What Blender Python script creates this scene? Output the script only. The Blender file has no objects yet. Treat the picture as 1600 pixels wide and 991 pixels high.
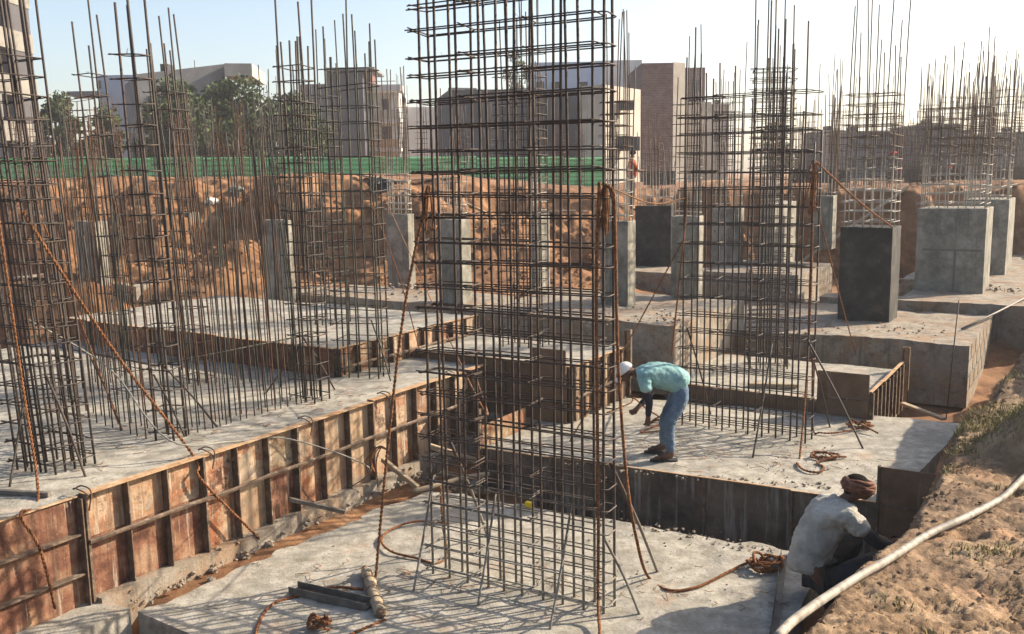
import bpy, bmesh, math, random
import numpy as np
from mathutils import Vector
random.seed(7); RNG = np.random.RandomState(3)
C = bpy.context.scene.collection
SC = bpy.context.scene
# ------------------------------------------------------------------ camera, sky, sun, exposure
F = 1450.; CX, CY = 800., 495.5; H = 4.05
PITCH = math.radians(8.7); ROLL = math.radians(1.0)
cam = bpy.data.cameras.new('camera'); camo = bpy.data.objects.new('camera', cam); C.objects.link(camo)
cam.sensor_width = 36; cam.lens = 36 * F / 1600; cam.clip_start = 0.05; cam.clip_end = 3000
def _rx(a): c, s = math.cos(a), math.sin(a); return np.array([[1, 0, 0], [0, c, -s], [0, s, c]])
def _rz(a): c, s = math.cos(a), math.sin(a); return np.array([[c, -s, 0], [s, c, 0], [0, 0, 1]])
CM = _rx(math.pi / 2 - PITCH) @ _rz(-ROLL)
from mathutils import Matrix
camo.matrix_world = Matrix.Translation((0, 0, H)) @ Matrix(CM.tolist()).to_4x4()
SC.camera = camo
SUN_AZ = math.radians(18)        # direction towards the sun, from +X towards +Y
SUN_EL = math.radians(29)
w = bpy.data.worlds.new('World'); SC.world = w; w.use_nodes = True
nt = w.node_tree; bg = nt.nodes['Background']
sky = nt.nodes.new('ShaderNodeTexSky'); sky.sky_type = 'NISHITA'; sky.sun_disc = False
sky.sun_elevation = SUN_EL; sky.sun_rotation = math.pi / 2 - SUN_AZ
sky.air_density = 1.0; sky.dust_density = 3.0; sky.ozone_density = .5; sky.altitude = 200
nt.links.new(sky.outputs[0], bg.inputs[0]); bg.inputs[1].default_value = 0.118
sun = bpy.data.lights.new('sun', 'SUN'); suno = bpy.data.objects.new('sun', sun); C.objects.link(suno)
sun.energy = 5.0; sun.angle = math.radians(0.5); sun.color = (1, 0.86, 0.68)
SD = Vector((math.cos(SUN_EL) * math.cos(SUN_AZ), math.cos(SUN_EL) * math.sin(SUN_AZ), math.sin(SUN_EL)))
suno.rotation_euler = SD.to_track_quat('Z', 'Y').to_euler(); suno.location = (30, 10, 30)
SC.view_settings.view_transform = 'Standard'; SC.view_settings.look = 'None'
SC.view_settings.exposure = 1.1; SC.view_settings.gamma = 1
SC.view_settings.use_curve_mapping = False
HAZE = .0008
SC.cycles.volume_bounces = 1; SC.cycles.volume_step_rate = 10
SC.render.engine = 'CYCLES'; SC.cycles.use_denoising = True; SC.cycles.max_bounces = 6
SC.cycles.transparent_max_bounces = 8
# ------------------------------------------------------------------ pixel <-> place
def ray(u, v): return CM @ np.array([(u - CX) / F, -(v - CY) / F, -1.])
def at(u, v, z=0.):
    d = ray(u, v); t = (z - H) / d[2]; return np.array([0, 0, H]) + t * d
def atY(u, v, y):
    d = ray(u, v); t = y / d[1]; return np.array([0, 0, H]) + t * d
def proj(p):
    q = CM.T @ (np.array(p, float) - [0, 0, H]); return CX - F * q[0] / q[2], CY + F * q[1] / q[2]
def above(b, v):
    lo, hi = -5., 30.
    for _ in range(50):
        m = (lo + hi) / 2
        if proj((b[0], b[1], m))[1] > v: lo = m
        else: hi = m
    return lo
UA = np.array([math.cos(math.radians(57.5)), math.sin(math.radians(57.5)), 0.])
UB = np.array([UA[1], -UA[0], 0.])
def run_to_u(p, d, u, mx=40.):
    s = np.sign(proj(p + d * .01)[0] - proj(p)[0]); lo, hi = 0., mx
    for _ in range(50):
        m = (lo + hi) / 2
        if (proj(p + d * m)[0] - u) * s < 0: lo = m
        else: hi = m
    return lo
# ------------------------------------------------------------------ numpy noise
def _hash(ix, iy, seed):
    n = (ix * 374761393 + iy * 668265263 + seed * 982451653) & 0x7fffffff
    n = ((n ^ (n >> 13)) * 1274126177) & 0x7fffffff
    return ((n ^ (n >> 16)) & 0xffff) / 65535.
def vnoise(x, y, seed=0):
    x = np.asarray(x, float); y = np.asarray(y, float)
    ix = np.floor(x).astype(np.int64); iy = np.floor(y).astype(np.int64); fx = x - ix; fy = y - iy
    fx = fx * fx * fx * (fx * (fx * 6 - 15) + 10); fy = fy * fy * fy * (fy * (fy * 6 - 15) + 10)
    a = _hash(ix, iy, seed); b = _hash(ix + 1, iy, seed); c = _hash(ix, iy + 1, seed); d = _hash(ix + 1, iy + 1, seed)
    return (a + (b - a) * fx) * (1 - fy) + (c + (d - c) * fx) * fy - .5
def fbm(x, y, oct=4, seed=0, gain=.5):
    s = 0; a = 1.; f = 1.
    for k in range(oct): s = s + a * vnoise(x * f + k * 17.3, y * f - k * 9.1, seed + k); a *= gain; f *= 2.03
    return s
def sstep(a, b, x): t = np.clip((x - a) / (b - a), 0, 1); return t * t * (3 - 2 * t)
# ------------------------------------------------------------------ materials
MATS = {}
def mat(name, stops, scale=6., detail=6., rough=.85, bump=.3, bscale=40., metallic=0., stain=None, drip=None, rand=None, spec=.3, aniso=None, top=None, rband=None):
    m = bpy.data.materials.new(name); m.use_nodes = True; t = m.node_tree; N = t.nodes; L = t.links
    b = N['Principled BSDF']; b.inputs['Roughness'].default_value = rough; b.inputs['Metallic'].default_value = metallic
    b.inputs['Specular IOR Level'].default_value = spec
    geo = N.new('ShaderNodeNewGeometry')
    def noise(sc, det, rgh=.6, mapping=None):
        n = N.new('ShaderNodeTexNoise'); n.inputs['Scale'].default_value = sc; n.inputs['Detail'].default_value = det; n.inputs['Roughness'].default_value = rgh
        if mapping:
            mp = N.new('ShaderNodeMapping'); mp.inputs['Scale'].default_value = mapping
            L.new(geo.outputs['Position'], mp.inputs[0]); L.new(mp.outputs[0], n.inputs['Vector'])
        else: L.new(geo.outputs['Position'], n.inputs['Vector'])
        return n
    def ramp(src, st):
        r = N.new('ShaderNodeValToRGB'); e = r.color_ramp.elements
        while len(e) < len(st): e.new(.5)
        for k, (p, c) in enumerate(st):
            e[k].position = p; e[k].color = (c[0], c[1], c[2], 1) if not np.isscalar(c) else (c, c, c, 1)
        L.new(src, r.inputs[0]); return r.outputs[0]
    def mix(f, a, bb, mode='MIX'):
        x = N.new('ShaderNodeMix'); x.data_type = 'RGBA'; x.blend_type = mode
        for i, v in ((0, f), (6, a), (7, bb)):
            if hasattr(v, 'is_linked'): L.new(v, x.inputs[i])
            elif np.isscalar(v): x.inputs[i].default_value = v
            else: x.inputs[i].default_value = (*v, 1)
        return x.outputs[2]
    col = ramp(noise(scale, detail, .65, aniso).outputs['Fac'], stops)
    for st in (stain or []):       # (scale, lo, hi, colour, amount)
        f = ramp(noise(st[0], 5, .7).outputs['Fac'], ((st[1], 0.), (st[2], st[4])))
        col = mix(f, col, st[3])
    for st in (drip or []):
        f = ramp(noise(1., 5, .65, (st[0], st[0], st[0] * .07)).outputs['Fac'], ((st[1], 0.), (st[2], st[4])))
        col = mix(f, col, st[3])
    if rand:                       # (colour, amount) mixed by object random
        oi = N.new('ShaderNodeObjectInfo')
        mm = N.new('ShaderNodeMath'); mm.operation = 'MULTIPLY'; mm.inputs[1].default_value = rand[1]; L.new(oi.outputs['Random'], mm.inputs[0])
        col = mix(mm.outputs[0], col, rand[0])
    if rband:                      # splashed cement near a height: (z0, z1, colour)
        sx = N.new('ShaderNodeSeparateXYZ'); L.new(geo.outputs['Position'], sx.inputs[0])
        nn = noise(14, 4); ad = N.new('ShaderNodeMath'); ad.operation = 'MULTIPLY_ADD'; ad.inputs[1].default_value = rband[3]; L.new(nn.outputs['Fac'], ad.inputs[0]); L.new(sx.outputs['Z'], ad.inputs[2])
        mr = N.new('ShaderNodeMapRange'); mr.inputs['From Min'].default_value = rband[0] + rband[3] * .5; mr.inputs['From Max'].default_value = rband[1] + rband[3] * .5
        mr.inputs['To Min'].default_value = 1.; mr.inputs['To Max'].default_value = 0.; L.new(ad.outputs[0], mr.inputs['Value'])
        col = mix(mr.outputs[0], col, rband[2])
    L.new(col, b.inputs['Base Color'])
    if bump:
        bp = N.new('ShaderNodeBump'); bp.inputs['Strength'].default_value = bump; bp.inputs['Distance'].default_value = .02
        L.new(noise(bscale, 5, .7).outputs['Fac'], bp.inputs['Height']); L.new(bp.outputs[0], b.inputs['Normal'])
    MATS[name] = m; return m
M_slab = mat('fresh_concrete', ((.36, (.205, .188, .15)), (.5, (.31, .286, .236)), (.64, (.42, .392, .333))), 5, 9, .8, .55, 30,
             stain=[(1.1, .48, .6, (.19, .183, .158), .6), (2.6, .54, .64, (.44, .41, .35), .55), (1.7, .57, .66, (.36, .23, .15), .4), (18, .56, .66, (.12, .112, .1), .6), (55, .6, .7, (.1, .095, .085), .6)])
M_foot = mat('old_concrete', ((.3, (.16, .135, .105)), (.5, (.255, .22, .175)), (.75, (.36, .32, .26))), 4, 8, .9, .6, 22,
             stain=[(1.6, .48, .6, (.25, .15, .08), .65), (5, .55, .65, (.09, .082, .07), .65), (24, .57, .67, (.1, .09, .075), .6)], drip=[(9, .55, .65, (.1, .09, .074), .55)])
M_pier = mat('pier_concrete', ((.36, (.135, .127, .104)), (.5, (.215, .203, .168)), (.64, (.305, .287, .24))), 3, 8, .85, .35, 25,
             stain=[(1.3, .5, .64, (.1, .1, .082), .6), (7, .58, .68, (.08, .075, .062), .5), (2.7, .58, .66, (.32, .28, .21), .5)], drip=[(8, .54, .64, (.085, .085, .075), .6)])
M_pierdark = mat('shaded_concrete', ((.36, (.018, .018, .017)), (.5, (.034, .033, .03)), (.64, (.065, .061, .053))), 3, 8, .8, .3, 25,  # near black version of the pier concrete; shade put into the colour
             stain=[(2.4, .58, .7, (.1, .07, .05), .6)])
M_floor_joint = mat('joint_mortar', ((.3, (.1, .1, .09)), (.7, (.16, .155, .14))), 9, 5, .9, .4, 40)
M_bar = mat('rebar_steel', ((.3, (.028, .02, .017)), (.52, (.058, .04, .031)), (.75, (.11, .07, .048))), 9, 6, .6, .5, 160, metallic=.3, spec=.5, rand=((.05, .046, .042), .6))
M_barlow = mat('rebar_cement_splashed', ((.3, (.028, .019, .016)), (.52, (.06, .04, .03)), (.75, (.115, .07, .045))), 9, 6, .6, .5, 160, metallic=.2, spec=.4,
             rband=(.2, 1.2, (.24, .225, .19), .9))
M_barlow2 = mat('rebar_cement_splashed_pier', ((.3, (.045, .03, .022)), (.52, (.085, .055, .038)), (.75, (.15, .085, .05))), 9, 6, .65, .5, 160, metallic=.15, spec=.4,
             rband=(3.6, 4.5, (.4, .375, .33), 1.2))
M_barrust = mat('rebar_rusty', ((.3, (.045, .025, .017)), (.52, (.09, .048, .028)), (.75, (.16, .085, .047))), 7, 6, .75, .5, 160, metallic=.15, spec=.3)
M_bargreen = mat('rebar_weathered', ((.3, (.035, .034, .029)), (.52, (.065, .062, .049)), (.75, (.12, .11, .085))), 9, 6, .7, .5, 160, metallic=.15, spec=.3)
M_rope = mat('jute_rope', ((.36, (.1, .038, .016)), (.5, (.21, .083, .032)), (.64, (.32, .15, .065))), 24, 5, .9, .8, 120)
M_wire = mat('binding_wire', ((.3, (.12, .05, .022)), (.6, (.26, .115, .05))), 20, 4, .8, .4, 90)
M_cable = mat('grey_cable', ((.3, (.16, .16, .14)), (.6, (.24, .235, .2))), 12, 4, .6, .2, 90)
M_panel = mat('rust_formwork', ((.36, (.09, .032, .017)), (.47, (.21, .083, .04)), (.53, (.32, .16, .085)), (.64, (.45, .32, .2))), 3.2, 9, .8, .5, 28,
             stain=[(1.5, .46, .56, (.43, .345, .245), .75), (2.2, .53, .59, (.25, .078, .028), .88), (4.5, .56, .62, (.05, .026, .018), .85), (2.9, .6, .64, (.2, .27, .29), .6), (30, .58, .66, (.5, .42, .32), .6)],
             drip=[(13, .585, .64, (.52, .46, .38), .75), (16, .53, .63, (.1, .036, .018), .75)], rand=((.36, .25, .15), .6))
M_panelred = mat('red_rust_formwork', ((.34, (.075, .031, .02)), (.46, (.145, .062, .037)), (.54, (.215, .105, .062)), (.66, (.3, .19, .12))), 3.5, 9, .8, .5, 28,
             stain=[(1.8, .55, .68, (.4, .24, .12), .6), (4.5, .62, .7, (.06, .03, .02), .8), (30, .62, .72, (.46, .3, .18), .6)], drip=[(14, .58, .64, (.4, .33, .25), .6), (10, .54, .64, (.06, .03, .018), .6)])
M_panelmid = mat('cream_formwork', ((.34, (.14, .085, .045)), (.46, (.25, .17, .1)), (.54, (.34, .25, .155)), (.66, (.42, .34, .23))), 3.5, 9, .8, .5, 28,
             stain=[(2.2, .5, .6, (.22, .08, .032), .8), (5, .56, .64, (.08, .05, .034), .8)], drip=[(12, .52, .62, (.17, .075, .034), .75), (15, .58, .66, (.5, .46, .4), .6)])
M_paneldark = mat('shaded_formwork', ((.34, (.05, .04, .033)), (.46, (.085, .069, .056)), (.54, (.115, .094, .073)), (.66, (.16, .125, .097))), 3, 9, .8, .4, 28,  # for the footing front turned from the sun, its shade mixed into the colour
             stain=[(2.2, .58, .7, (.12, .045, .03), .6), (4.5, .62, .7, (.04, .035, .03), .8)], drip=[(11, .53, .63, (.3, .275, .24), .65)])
M_panelbrown = mat('brown_formwork', ((.25, (.09, .055, .034)), (.5, (.155, .1, .062)), (.8, (.22, .15, .095))), 3.5, 8, .8, .4, 28, stain=[(4, .6, .7, (.06, .04, .028), .7)], drip=[(12, .6, .72, (.28, .21, .15), .5)])
M_rib = mat('formwork_angle_steel', ((.3, (.06, .045, .034)), (.5, (.12, .085, .06)), (.75, (.26, .18, .12))), 8, 7, .75, .5, 40, stain=[(9, .58, .68, (.4, .35, .28), .6)])
M_lip = mat('formwork_flange', ((.3, (.26, .13, .06)), (.5, (.42, .27, .15)), (.75, (.55, .43, .29))), 6, 8, .8, .5, 40, stain=[(4, .58, .68, (.3, .11, .04), .7)])
M_timber = mat('raw_timber', ((.3, (.23, .17, .11)), (.6, (.38, .3, .2)), (.8, (.46, .38, .27))), 3, 8, .85, .4, 60, aniso=(3, 3, 30))
M_pipe = mat('dusty_pipe', ((.36, (.15, .13, .105)), (.5, (.25, .222, .182)), (.64, (.35, .32, .27))), 12, 6, .6, .25, 70, stain=[(6, .58, .7, (.28, .2, .13), .6)])
M_steel = mat('grey_steel', ((.3, (.09, .08, .07)), (.6, (.16, .145, .125)), (.8, (.24, .2, .165))), 10, 6, .6, .3, 60, metallic=.3)
M_soil = mat('site_soil', ((.25, (.15, .078, .04)), (.45, (.25, .14, .072)), (.6, (.34, .2, .105)), (.8, (.43, .28, .16))), 2.2, 10, .95, 1., 14,
             stain=[(.5, .5, .65, (.17, .105, .062), .7), (7, .6, .7, (.1, .065, .04), .6)])
M_heap = mat('orange_soil', ((.3, (.085, .04, .02)), (.45, (.18, .087, .04)), (.56, (.26, .134, .063)), (.72, (.33, .195, .11))), 2.2, 10, .95, 1., 9,
             stain=[(.4, .48, .6, (.13, .066, .034), .6), (5, .58, .68, (.08, .045, .026), .6)])
M_bank = mat('sandy_soil', ((.34, (.125, .078, .044)), (.46, (.225, .148, .086)), (.55, (.31, .213, .128)), (.68, (.4, .3, .198))), 3.2, 11, .95, .9, 35,
             stain=[(.9, .47, .58, (.13, .085, .055), .65), (1.6, .54, .64, (.24, .115, .055), .6), (5, .54, .64, (.09, .058, .036), .75), (30, .58, .68, (.09, .058, .036), .7)])
M_grass = mat('dry_grass', ((.34, (.05, .06, .017)), (.48, (.12, .115, .036)), (.62, (.3, .235, .1))), 9, 4, .8, 0, rand=((.3, .25, .1), .4))
M_leaf = mat('tree_foliage', ((.36, (.018, .032, .01)), (.5, (.048, .076, .024)), (.64, (.1, .13, .04))), 1.3, 5, .8, 0)
M_leafpale = mat('pale_tree_foliage', ((.3, (.05, .075, .03)), (.55, (.09, .12, .05)), (.8, (.14, .16, .07))), 1.3, 5, .8, 0)
M_bark = mat('tree_bark', ((.3, (.05, .035, .025)), (.7, (.11, .08, .055))), 9, 6, .9, .5, 20)
M_fence = mat('green_sheet_metal', ((.3, (.12, .37, .16)), (.6, (.16, .47, .21)), (.8, (.24, .54, .28))), 1.2, 6, .55, 0, stain=[(.8, .6, .7, (.1, .2, .11), .5)])
M_bgrey = mat('grey_plaster', ((.3, (.13, .13, .135)), (.6, (.19, .19, .195)), (.8, (.25, .245, .24))), .6, 7, .9, .2, 6, stain=[(.5, .55, .68, (.1, .1, .1), .6)], drip=[(1.2, .58, .7, (.1, .095, .09), .5)])
M_braw = mat('bare_render', ((.3, (.3, .275, .235)), (.6, (.4, .37, .32)), (.8, (.47, .44, .38))), .6, 7, .9, .2, 6, stain=[(.4, .55, .68, (.22, .2, .17), .6)])
M_btower = mat('tower_concrete', ((.3, (.17, .16, .14)), (.6, (.23, .215, .19)), (.8, (.3, .28, .245))), .6, 7, .9, .2, 6, stain=[(.5, .52, .62, (.11, .105, .095), .7)])
M_bwhite = mat('white_paint', ((.3, (.42, .41, .4)), (.7, (.56, .55, .53))), .6, 6, .8, 0, stain=[(.5, .6, .7, (.45, .44, .42), .5)])
M_bblue = mat('pale_blue_paint', ((.3, (.36, .41, .5)), (.7, (.44, .49, .57))), .6, 6, .8, 0)
M_bdark = mat('dark_render', ((.3, (.06, .058, .064)), (.6, (.085, .082, .09)), (.8, (.12, .115, .118))), .6, 7, .9, .2, 6, drip=[(1.2, .56, .7, (.075, .07, .07), .6)])
M_maroon = mat('maroon_paint', ((.3, (.12, .05, .045)), (.7, (.17, .075, .065))), 1, 6, .8, 0)
M_open = mat('dark_opening', ((.3, (.02, .02, .022)), (.7, (.035, .035, .038))), 2, 3, .5, 0)
def brickmat():
    m = mat('brickwork', ((.3, (.085, .05, .045)), (.55, (.13, .08, .07)), (.8, (.18, .12, .1))), 2.2, 8, .9, .3, 8, stain=[(.3, .5, .6, (.16, .12, .105), .6)])
    t = m.node_tree; N = t.nodes; L = t.links; g = N.new('ShaderNodeNewGeometry'); sx = N.new('ShaderNodeSeparateXYZ'); cb = N.new('ShaderNodeCombineXYZ'); br = N.new('ShaderNodeTexBrick')
    ad = N.new('ShaderNodeMath'); L.new(g.outputs['Position'], sx.inputs[0]); L.new(sx.outputs['X'], ad.inputs[0]); L.new(sx.outputs['Y'], ad.inputs[1]); L.new(ad.outputs[0], cb.inputs[0]); L.new(sx.outputs['Z'], cb.inputs[1]); L.new(cb.outputs[0], br.inputs['Vector'])
    br.inputs['Scale'].default_value = 1.; br.inputs['Brick Width'].default_value = .3; br.inputs['Row Height'].default_value = .11; br.inputs['Mortar Size'].default_value = .012
    br.inputs['Color1'].default_value = (1, 1, 1, 1); br.inputs['Color2'].default_value = (.62, .6, .6, 1); br.inputs['Mortar'].default_value = (1.7, 1.8, 1.9, 1)
    b = N['Principled BSDF']; src = b.inputs['Base Color'].links[0].from_socket; mx = N.new('ShaderNodeMix'); mx.data_type = 'RGBA'; mx.blend_type = 'MULTIPLY'; mx.inputs[0].default_value = 1.
    L.new(src, mx.inputs[6]); L.new(br.outputs['Color'], mx.inputs[7]); L.new(mx.outputs[2], b.inputs['Base Color']); return m
M_brick = brickmat()
M_orange = mat('orange_cloth', ((.3, (.26, .05, .018)), (.7, (.36, .08, .028))), 9, 5, .9, .3, 30)
M_red = mat('red_cloth', ((.3, (.3, .03, .025)), (.7, (.42, .06, .045))), 9, 5, .9, .3, 30)
M_yellow = mat('yellow_plastic', ((.3, (.75, .5, .02)), (.7, (.85, .62, .03))), 9, 5, .5, 0)
M_white = mat('white_sack', ((.3, (.5, .48, .45)), (.7, (.68, .66, .62))), 9, 5, .8, .3, 30)
M_tarp = mat('black_tarpaulin', ((.3, (.015, .016, .018)), (.7, (.04, .04, .043))), 5, 5, .5, .4, 12)
M_skin = mat('skin', ((.3, (.085, .042, .026)), (.7, (.13, .065, .04))), 18, 4, .55, .1, 60)
M_hair = mat('dark_hair', ((.3, (.006, .005, .005)), (.7, (.016, .013, .011))), 60, 4, .95, .4, 90, spec=.05)
M_tee = mat('mint_tshirt', ((.36, (.17, .31, .3)), (.5, (.23, .4, .385)), (.64, (.29, .47, .44))), 6, 6, .9, .6, 12, stain=[(7, .56, .72, (.38, .5, .42), .4)])
M_jeans = mat('blue_jeans', ((.3, (.06, .095, .14)), (.5, (.1, .15, .21)), (.75, (.2, .25, .31))), 7, 6, .9, .7, 16)
M_sleeve = mat('navy_sleeve', ((.3, (.012, .013, .024)), (.7, (.025, .026, .045))), 9, 5, .85, .4, 40)
M_cap = mat('white_cap', ((.3, (.55, .53, .5)), (.7, (.72, .7, .66))), 9, 5, .85, .2, 40)
M_shirt = mat('pale_grey_shirt', ((.36, (.29, .275, .235)), (.5, (.38, .36, .31)), (.64, (.46, .435, .375))), 5, 6, .9, .8, 10, stain=[(4, .55, .7, (.48, .44, .36), .4)])
M_trous = mat('dark_trousers', ((.3, (.015, .016, .02)), (.7, (.035, .036, .042))), 9, 5, .9, .4, 20)
M_turban = mat('rust_turban', ((.34, (.085, .034, .021)), (.5, (.16, .068, .042)), (.66, (.24, .112, .072))), 12, 6, .9, .6, 30)
M_rubber = mat('sandal_rubber', ((.3, (.02, .02, .02)), (.7, (.05, .045, .04))), 9, 4, .7, 0)
# ------------------------------------------------------------------ mesh helpers
class MB:
    def __init__(s): s.v = []; s.f = []; s.sm = []
    def add(s, vs, fs, smooth=False):
        n = len(s.v); s.v += [tuple(map(float, p)) for p in vs]
        for f in fs: s.f.append([i + n for i in f]); s.sm.append(smooth)
        return s
    def box(s, o, a, b, c):
        o, a, b, c = (np.array(q, float) for q in (o, a, b, c))
        if np.dot(np.cross(a, b), c) < 0: o = o + a; a = -a
        P = [o, o + a, o + a + b, o + b]; P += [p + c for p in P]
        return s.add(P, [(3, 2, 1, 0), (4, 5, 6, 7), (0, 1, 5, 4), (1, 2, 6, 5), (2, 3, 7, 6), (3, 0, 4, 7)])
    def cbox(s, c, a, b, h):   # centre base
        c, a, b, h = (np.array(q, float) for q in (c, a, b, h)); return s.box(c - a / 2 - b / 2, a, b, h)
    def tube(s, pts, r, n=6, cap=True, smooth=True):
        P = [np.array(p, float) for p in pts]; m = len(P)
        rs = r if hasattr(r, '__len__') else [r] * m
        vs = []; up = None
        for i in range(m):
            d = P[min(i + 1, m - 1)] - P[max(i - 1, 0)]; d = d / (np.linalg.norm(d) + 1e-12)
            if up is None: up = np.array([1., 0, 0]) if abs(d[0]) < .8 else np.array([0, 1., 0])
            x = np.cross(up, d); x /= np.linalg.norm(x) + 1e-12; y = np.cross(d, x); up = np.cross(d, x) * 0 + (up - d * np.dot(up, d)); up /= np.linalg.norm(up) + 1e-12
            for k in range(n):
                a = 2 * math.pi * k / n; vs.append(P[i] + rs[i] * (math.cos(a) * x + math.sin(a) * y))
        fs = [(i * n + k, i * n + (k + 1) % n, (i + 1) * n + (k + 1) % n, (i + 1) * n + k) for i in range(m - 1) for k in range(n)]
        if cap: fs += [tuple(range(n))[::-1], tuple((m - 1) * n + k for k in range(n))]
        return s.add(vs, fs, smooth)
    def grid(s, P, smooth=True, flip=False):
        P = np.asarray(P); a, b = P.shape[:2]; vs = P.reshape(-1, 3)
        fs = []
        for i in range(a - 1):
            for j in range(b - 1):
                f = (i * b + j, i * b + j + 1, (i + 1) * b + j + 1, (i + 1) * b + j); fs.append(f[::-1] if flip else f)
        return s.add(vs, fs, smooth)
    def rock(s, c, r, seed=0, flat=.7):
        rn = random.Random(seed); vs = []; n, m = 7, 5
        for i in range(m):
            th = math.pi * (i + .5) / m
            for k in range(n):
                ph = 2 * math.pi * (k + .3 * (i % 2)) / n; q = r * (.7 + .6 * rn.random())
                vs.append((c[0] + q * math.sin(th) * math.cos(ph), c[1] + q * math.sin(th) * math.sin(ph), c[2] + flat * q * math.cos(th)))
        fs = [(i * n + k, (i + 1) * n + k, (i + 1) * n + (k + 1) % n, i * n + (k + 1) % n) for i in range(m - 1) for k in range(n)]
        fs += [tuple(range(n)), tuple((m - 1) * n + k for k in range(n))[::-1]]
        return s.add(vs, fs)
    def build(s, name, m, parent=None, loc=None):
        me = bpy.data.meshes.new(name); v = s.v
        o = bpy.data.objects.new(name, me); C.objects.link(o)
        off = np.array(loc if loc is not None else (tuple(parent_origin(parent)) if parent else (0, 0, 0)), float)
        me.from_pydata([tuple(np.array(p) - off) for p in v], [], s.f); me.materials.append(m)
        me.polygons.foreach_set('use_smooth', s.sm); me.update()
        if parent: o.parent = parent
        else: o.location = off
        return o
ORI = {}
def parent_origin(p):
    return ORI.get(p.name, (0, 0, 0))
def tag(o, label=None, cat=None, group=None, kind=None):
    if label: o['label'] = label
    if cat: o['category'] = cat
    if group: o['group'] = group
    if kind: o['kind'] = kind
    return o
def thing(name, loc, label, cat, group=None):
    o = bpy.data.objects.new(name, None); C.objects.link(o); o.empty_display_size = .2
    o.location = tuple(map(float, loc)); ORI[o.name] = tuple(map(float, loc)); return tag(o, label, cat, group)
def sub(o, parent):            # remember origin of a part so its sub-parts can be built in world coordinates
    ORI[o.name] = parent_origin(parent); return o
def smoothcurve(pts, n=6):     # Catmull-Rom
    P = [np.array(p, float) for p in pts]; P = [2 * P[0] - P[1]] + P + [2 * P[-1] - P[-2]]; out = []
    for i in range(1, len(P) - 2):
        for k in range(n):
            t = k / n; a, b, c, d = P[i - 1:i + 3]
            out.append(.5 * ((2 * b) + (c - a) * t + (2 * a - 5 * b + 4 * c - d) * t * t + (3 * b - a - 3 * c + d) * t ** 3))
    return out + [P[-2]]
# ================================================================== THE GROUND
crest = [(-.5, 1.2, 2.0), (.75, 2.4, 1.95)]
for u, v, z in ((1225, 991, 1.8), (1300, 925, 1.68), (1385, 830, 1.55), (1440, 790, 1.48), (1480, 745, 1.42), (1500, 692, 1.36), (1516, 650, 1.32), (1556, 612, 1.36), (1600, 560, 1.45), (1660, 505, 1.7)):
    p = at(u, v, z); crest.append((p[0], p[1], z))
crest += [(12.5, 18, 2.0), (17, 24, 2.6), (20, 34, 3.2)]
crest = np.array(crest)
RIDGE = np.array([(5.15, 8.1), (5.7, 8.75), (6.6, 9.75), (7.15, 10.4), (7.6, 11.3), (8.65, 12.9), (9.9, 15)])  # bank raised here, mostly out of view, to cast its shadow on the slabs
def crest_dist(x, y):
    best = np.full(x.shape, 1e9); sg = np.zeros(x.shape); zc = np.zeros(x.shape)
    for a, b in zip(crest[:-1], crest[1:]):
        d = b - a; L2 = d[0] ** 2 + d[1] ** 2
        t = np.clip(((x - a[0]) * d[0] + (y - a[1]) * d[1]) / L2, 0, 1)
        px = a[0] + t * d[0]; py = a[1] + t * d[1]; q = np.hypot(x - px, y - py)
        s = np.sign((x - a[0]) * d[1] - (y - a[1]) * d[0]); m = q < best - 1e-9
        best = np.where(m, q, best); sg = np.where(m, s, sg); zc = np.where(m, a[2] + t * d[2], zc)
    return best * sg, zc
def floor_h(x, y):
    z = -.13 + .06 * fbm(x * 1.1, y * 1.1, 4, 5)
    z = z - .4 * sstep(7.6, 6.9, y + x * .35)
    z = z - .2 * sstep(.0, .5, x) * sstep(13, 12, y + x * .6)                        # lower at the near left corner
    z = z + (1.15 - .45 * sstep(2., 6., x)) * sstep(14.5, 18., y - .28 * np.abs(x - 2)) + .12 * fbm(x * .8, y * .8, 5, 9) * sstep(14, 18, y)
    return z
def bank_h(x, y):
    d, zc = crest_dist(x, y)
    wob = .16 * fbm(x * 1.3, y * 1.3, 4, 21) * np.clip(y / 8, .35, 1.3)
    d = d + wob
    near = np.clip((y - 2) / 8, .2, 1)
    inside = zc + np.clip(d, 0, 3.) * .1 * near + .07 * fbm(x * 1.2, y * 1.2, 3, 31) + .06 * (.25 - np.abs(fbm(x * 2.2 + y * 1.2, y * 6 - x * 2.6, 5, 33, .62))) * sstep(-.1, .25, d)
    inside = inside + .03 * np.abs(fbm(x * 9 + y * 5, y * 17, 4, 36, .6))
    inside = inside + .016 * fbm(x * 16, y * 22, 3, 37, .65) + .03 * np.clip(fbm(x * 6 + 3, y * 8, 3, 39, .6) - .1, 0, 1)
    ramp = sstep(-.55 + .25 * fbm(x * 4, y * 4, 3, 40), .06, d)
    rd = np.full(x.shape, 9.)
    for a, b in zip(RIDGE[:-1], RIDGE[1:]):
        dv = b - a; t = np.clip(((x - a[0]) * dv[0] + (y - a[1]) * dv[1]) / (dv[0] ** 2 + dv[1] ** 2), 0, 1); rd = np.minimum(rd, np.hypot(x - a[0] - t * dv[0], y - a[1] - t * dv[1]))
    inside = inside + (.62 + .12 * fbm(x * 1.5, y * 1.5, 3, 38)) * sstep(1.05, .1, rd)
    return inside, ramp, d
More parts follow.
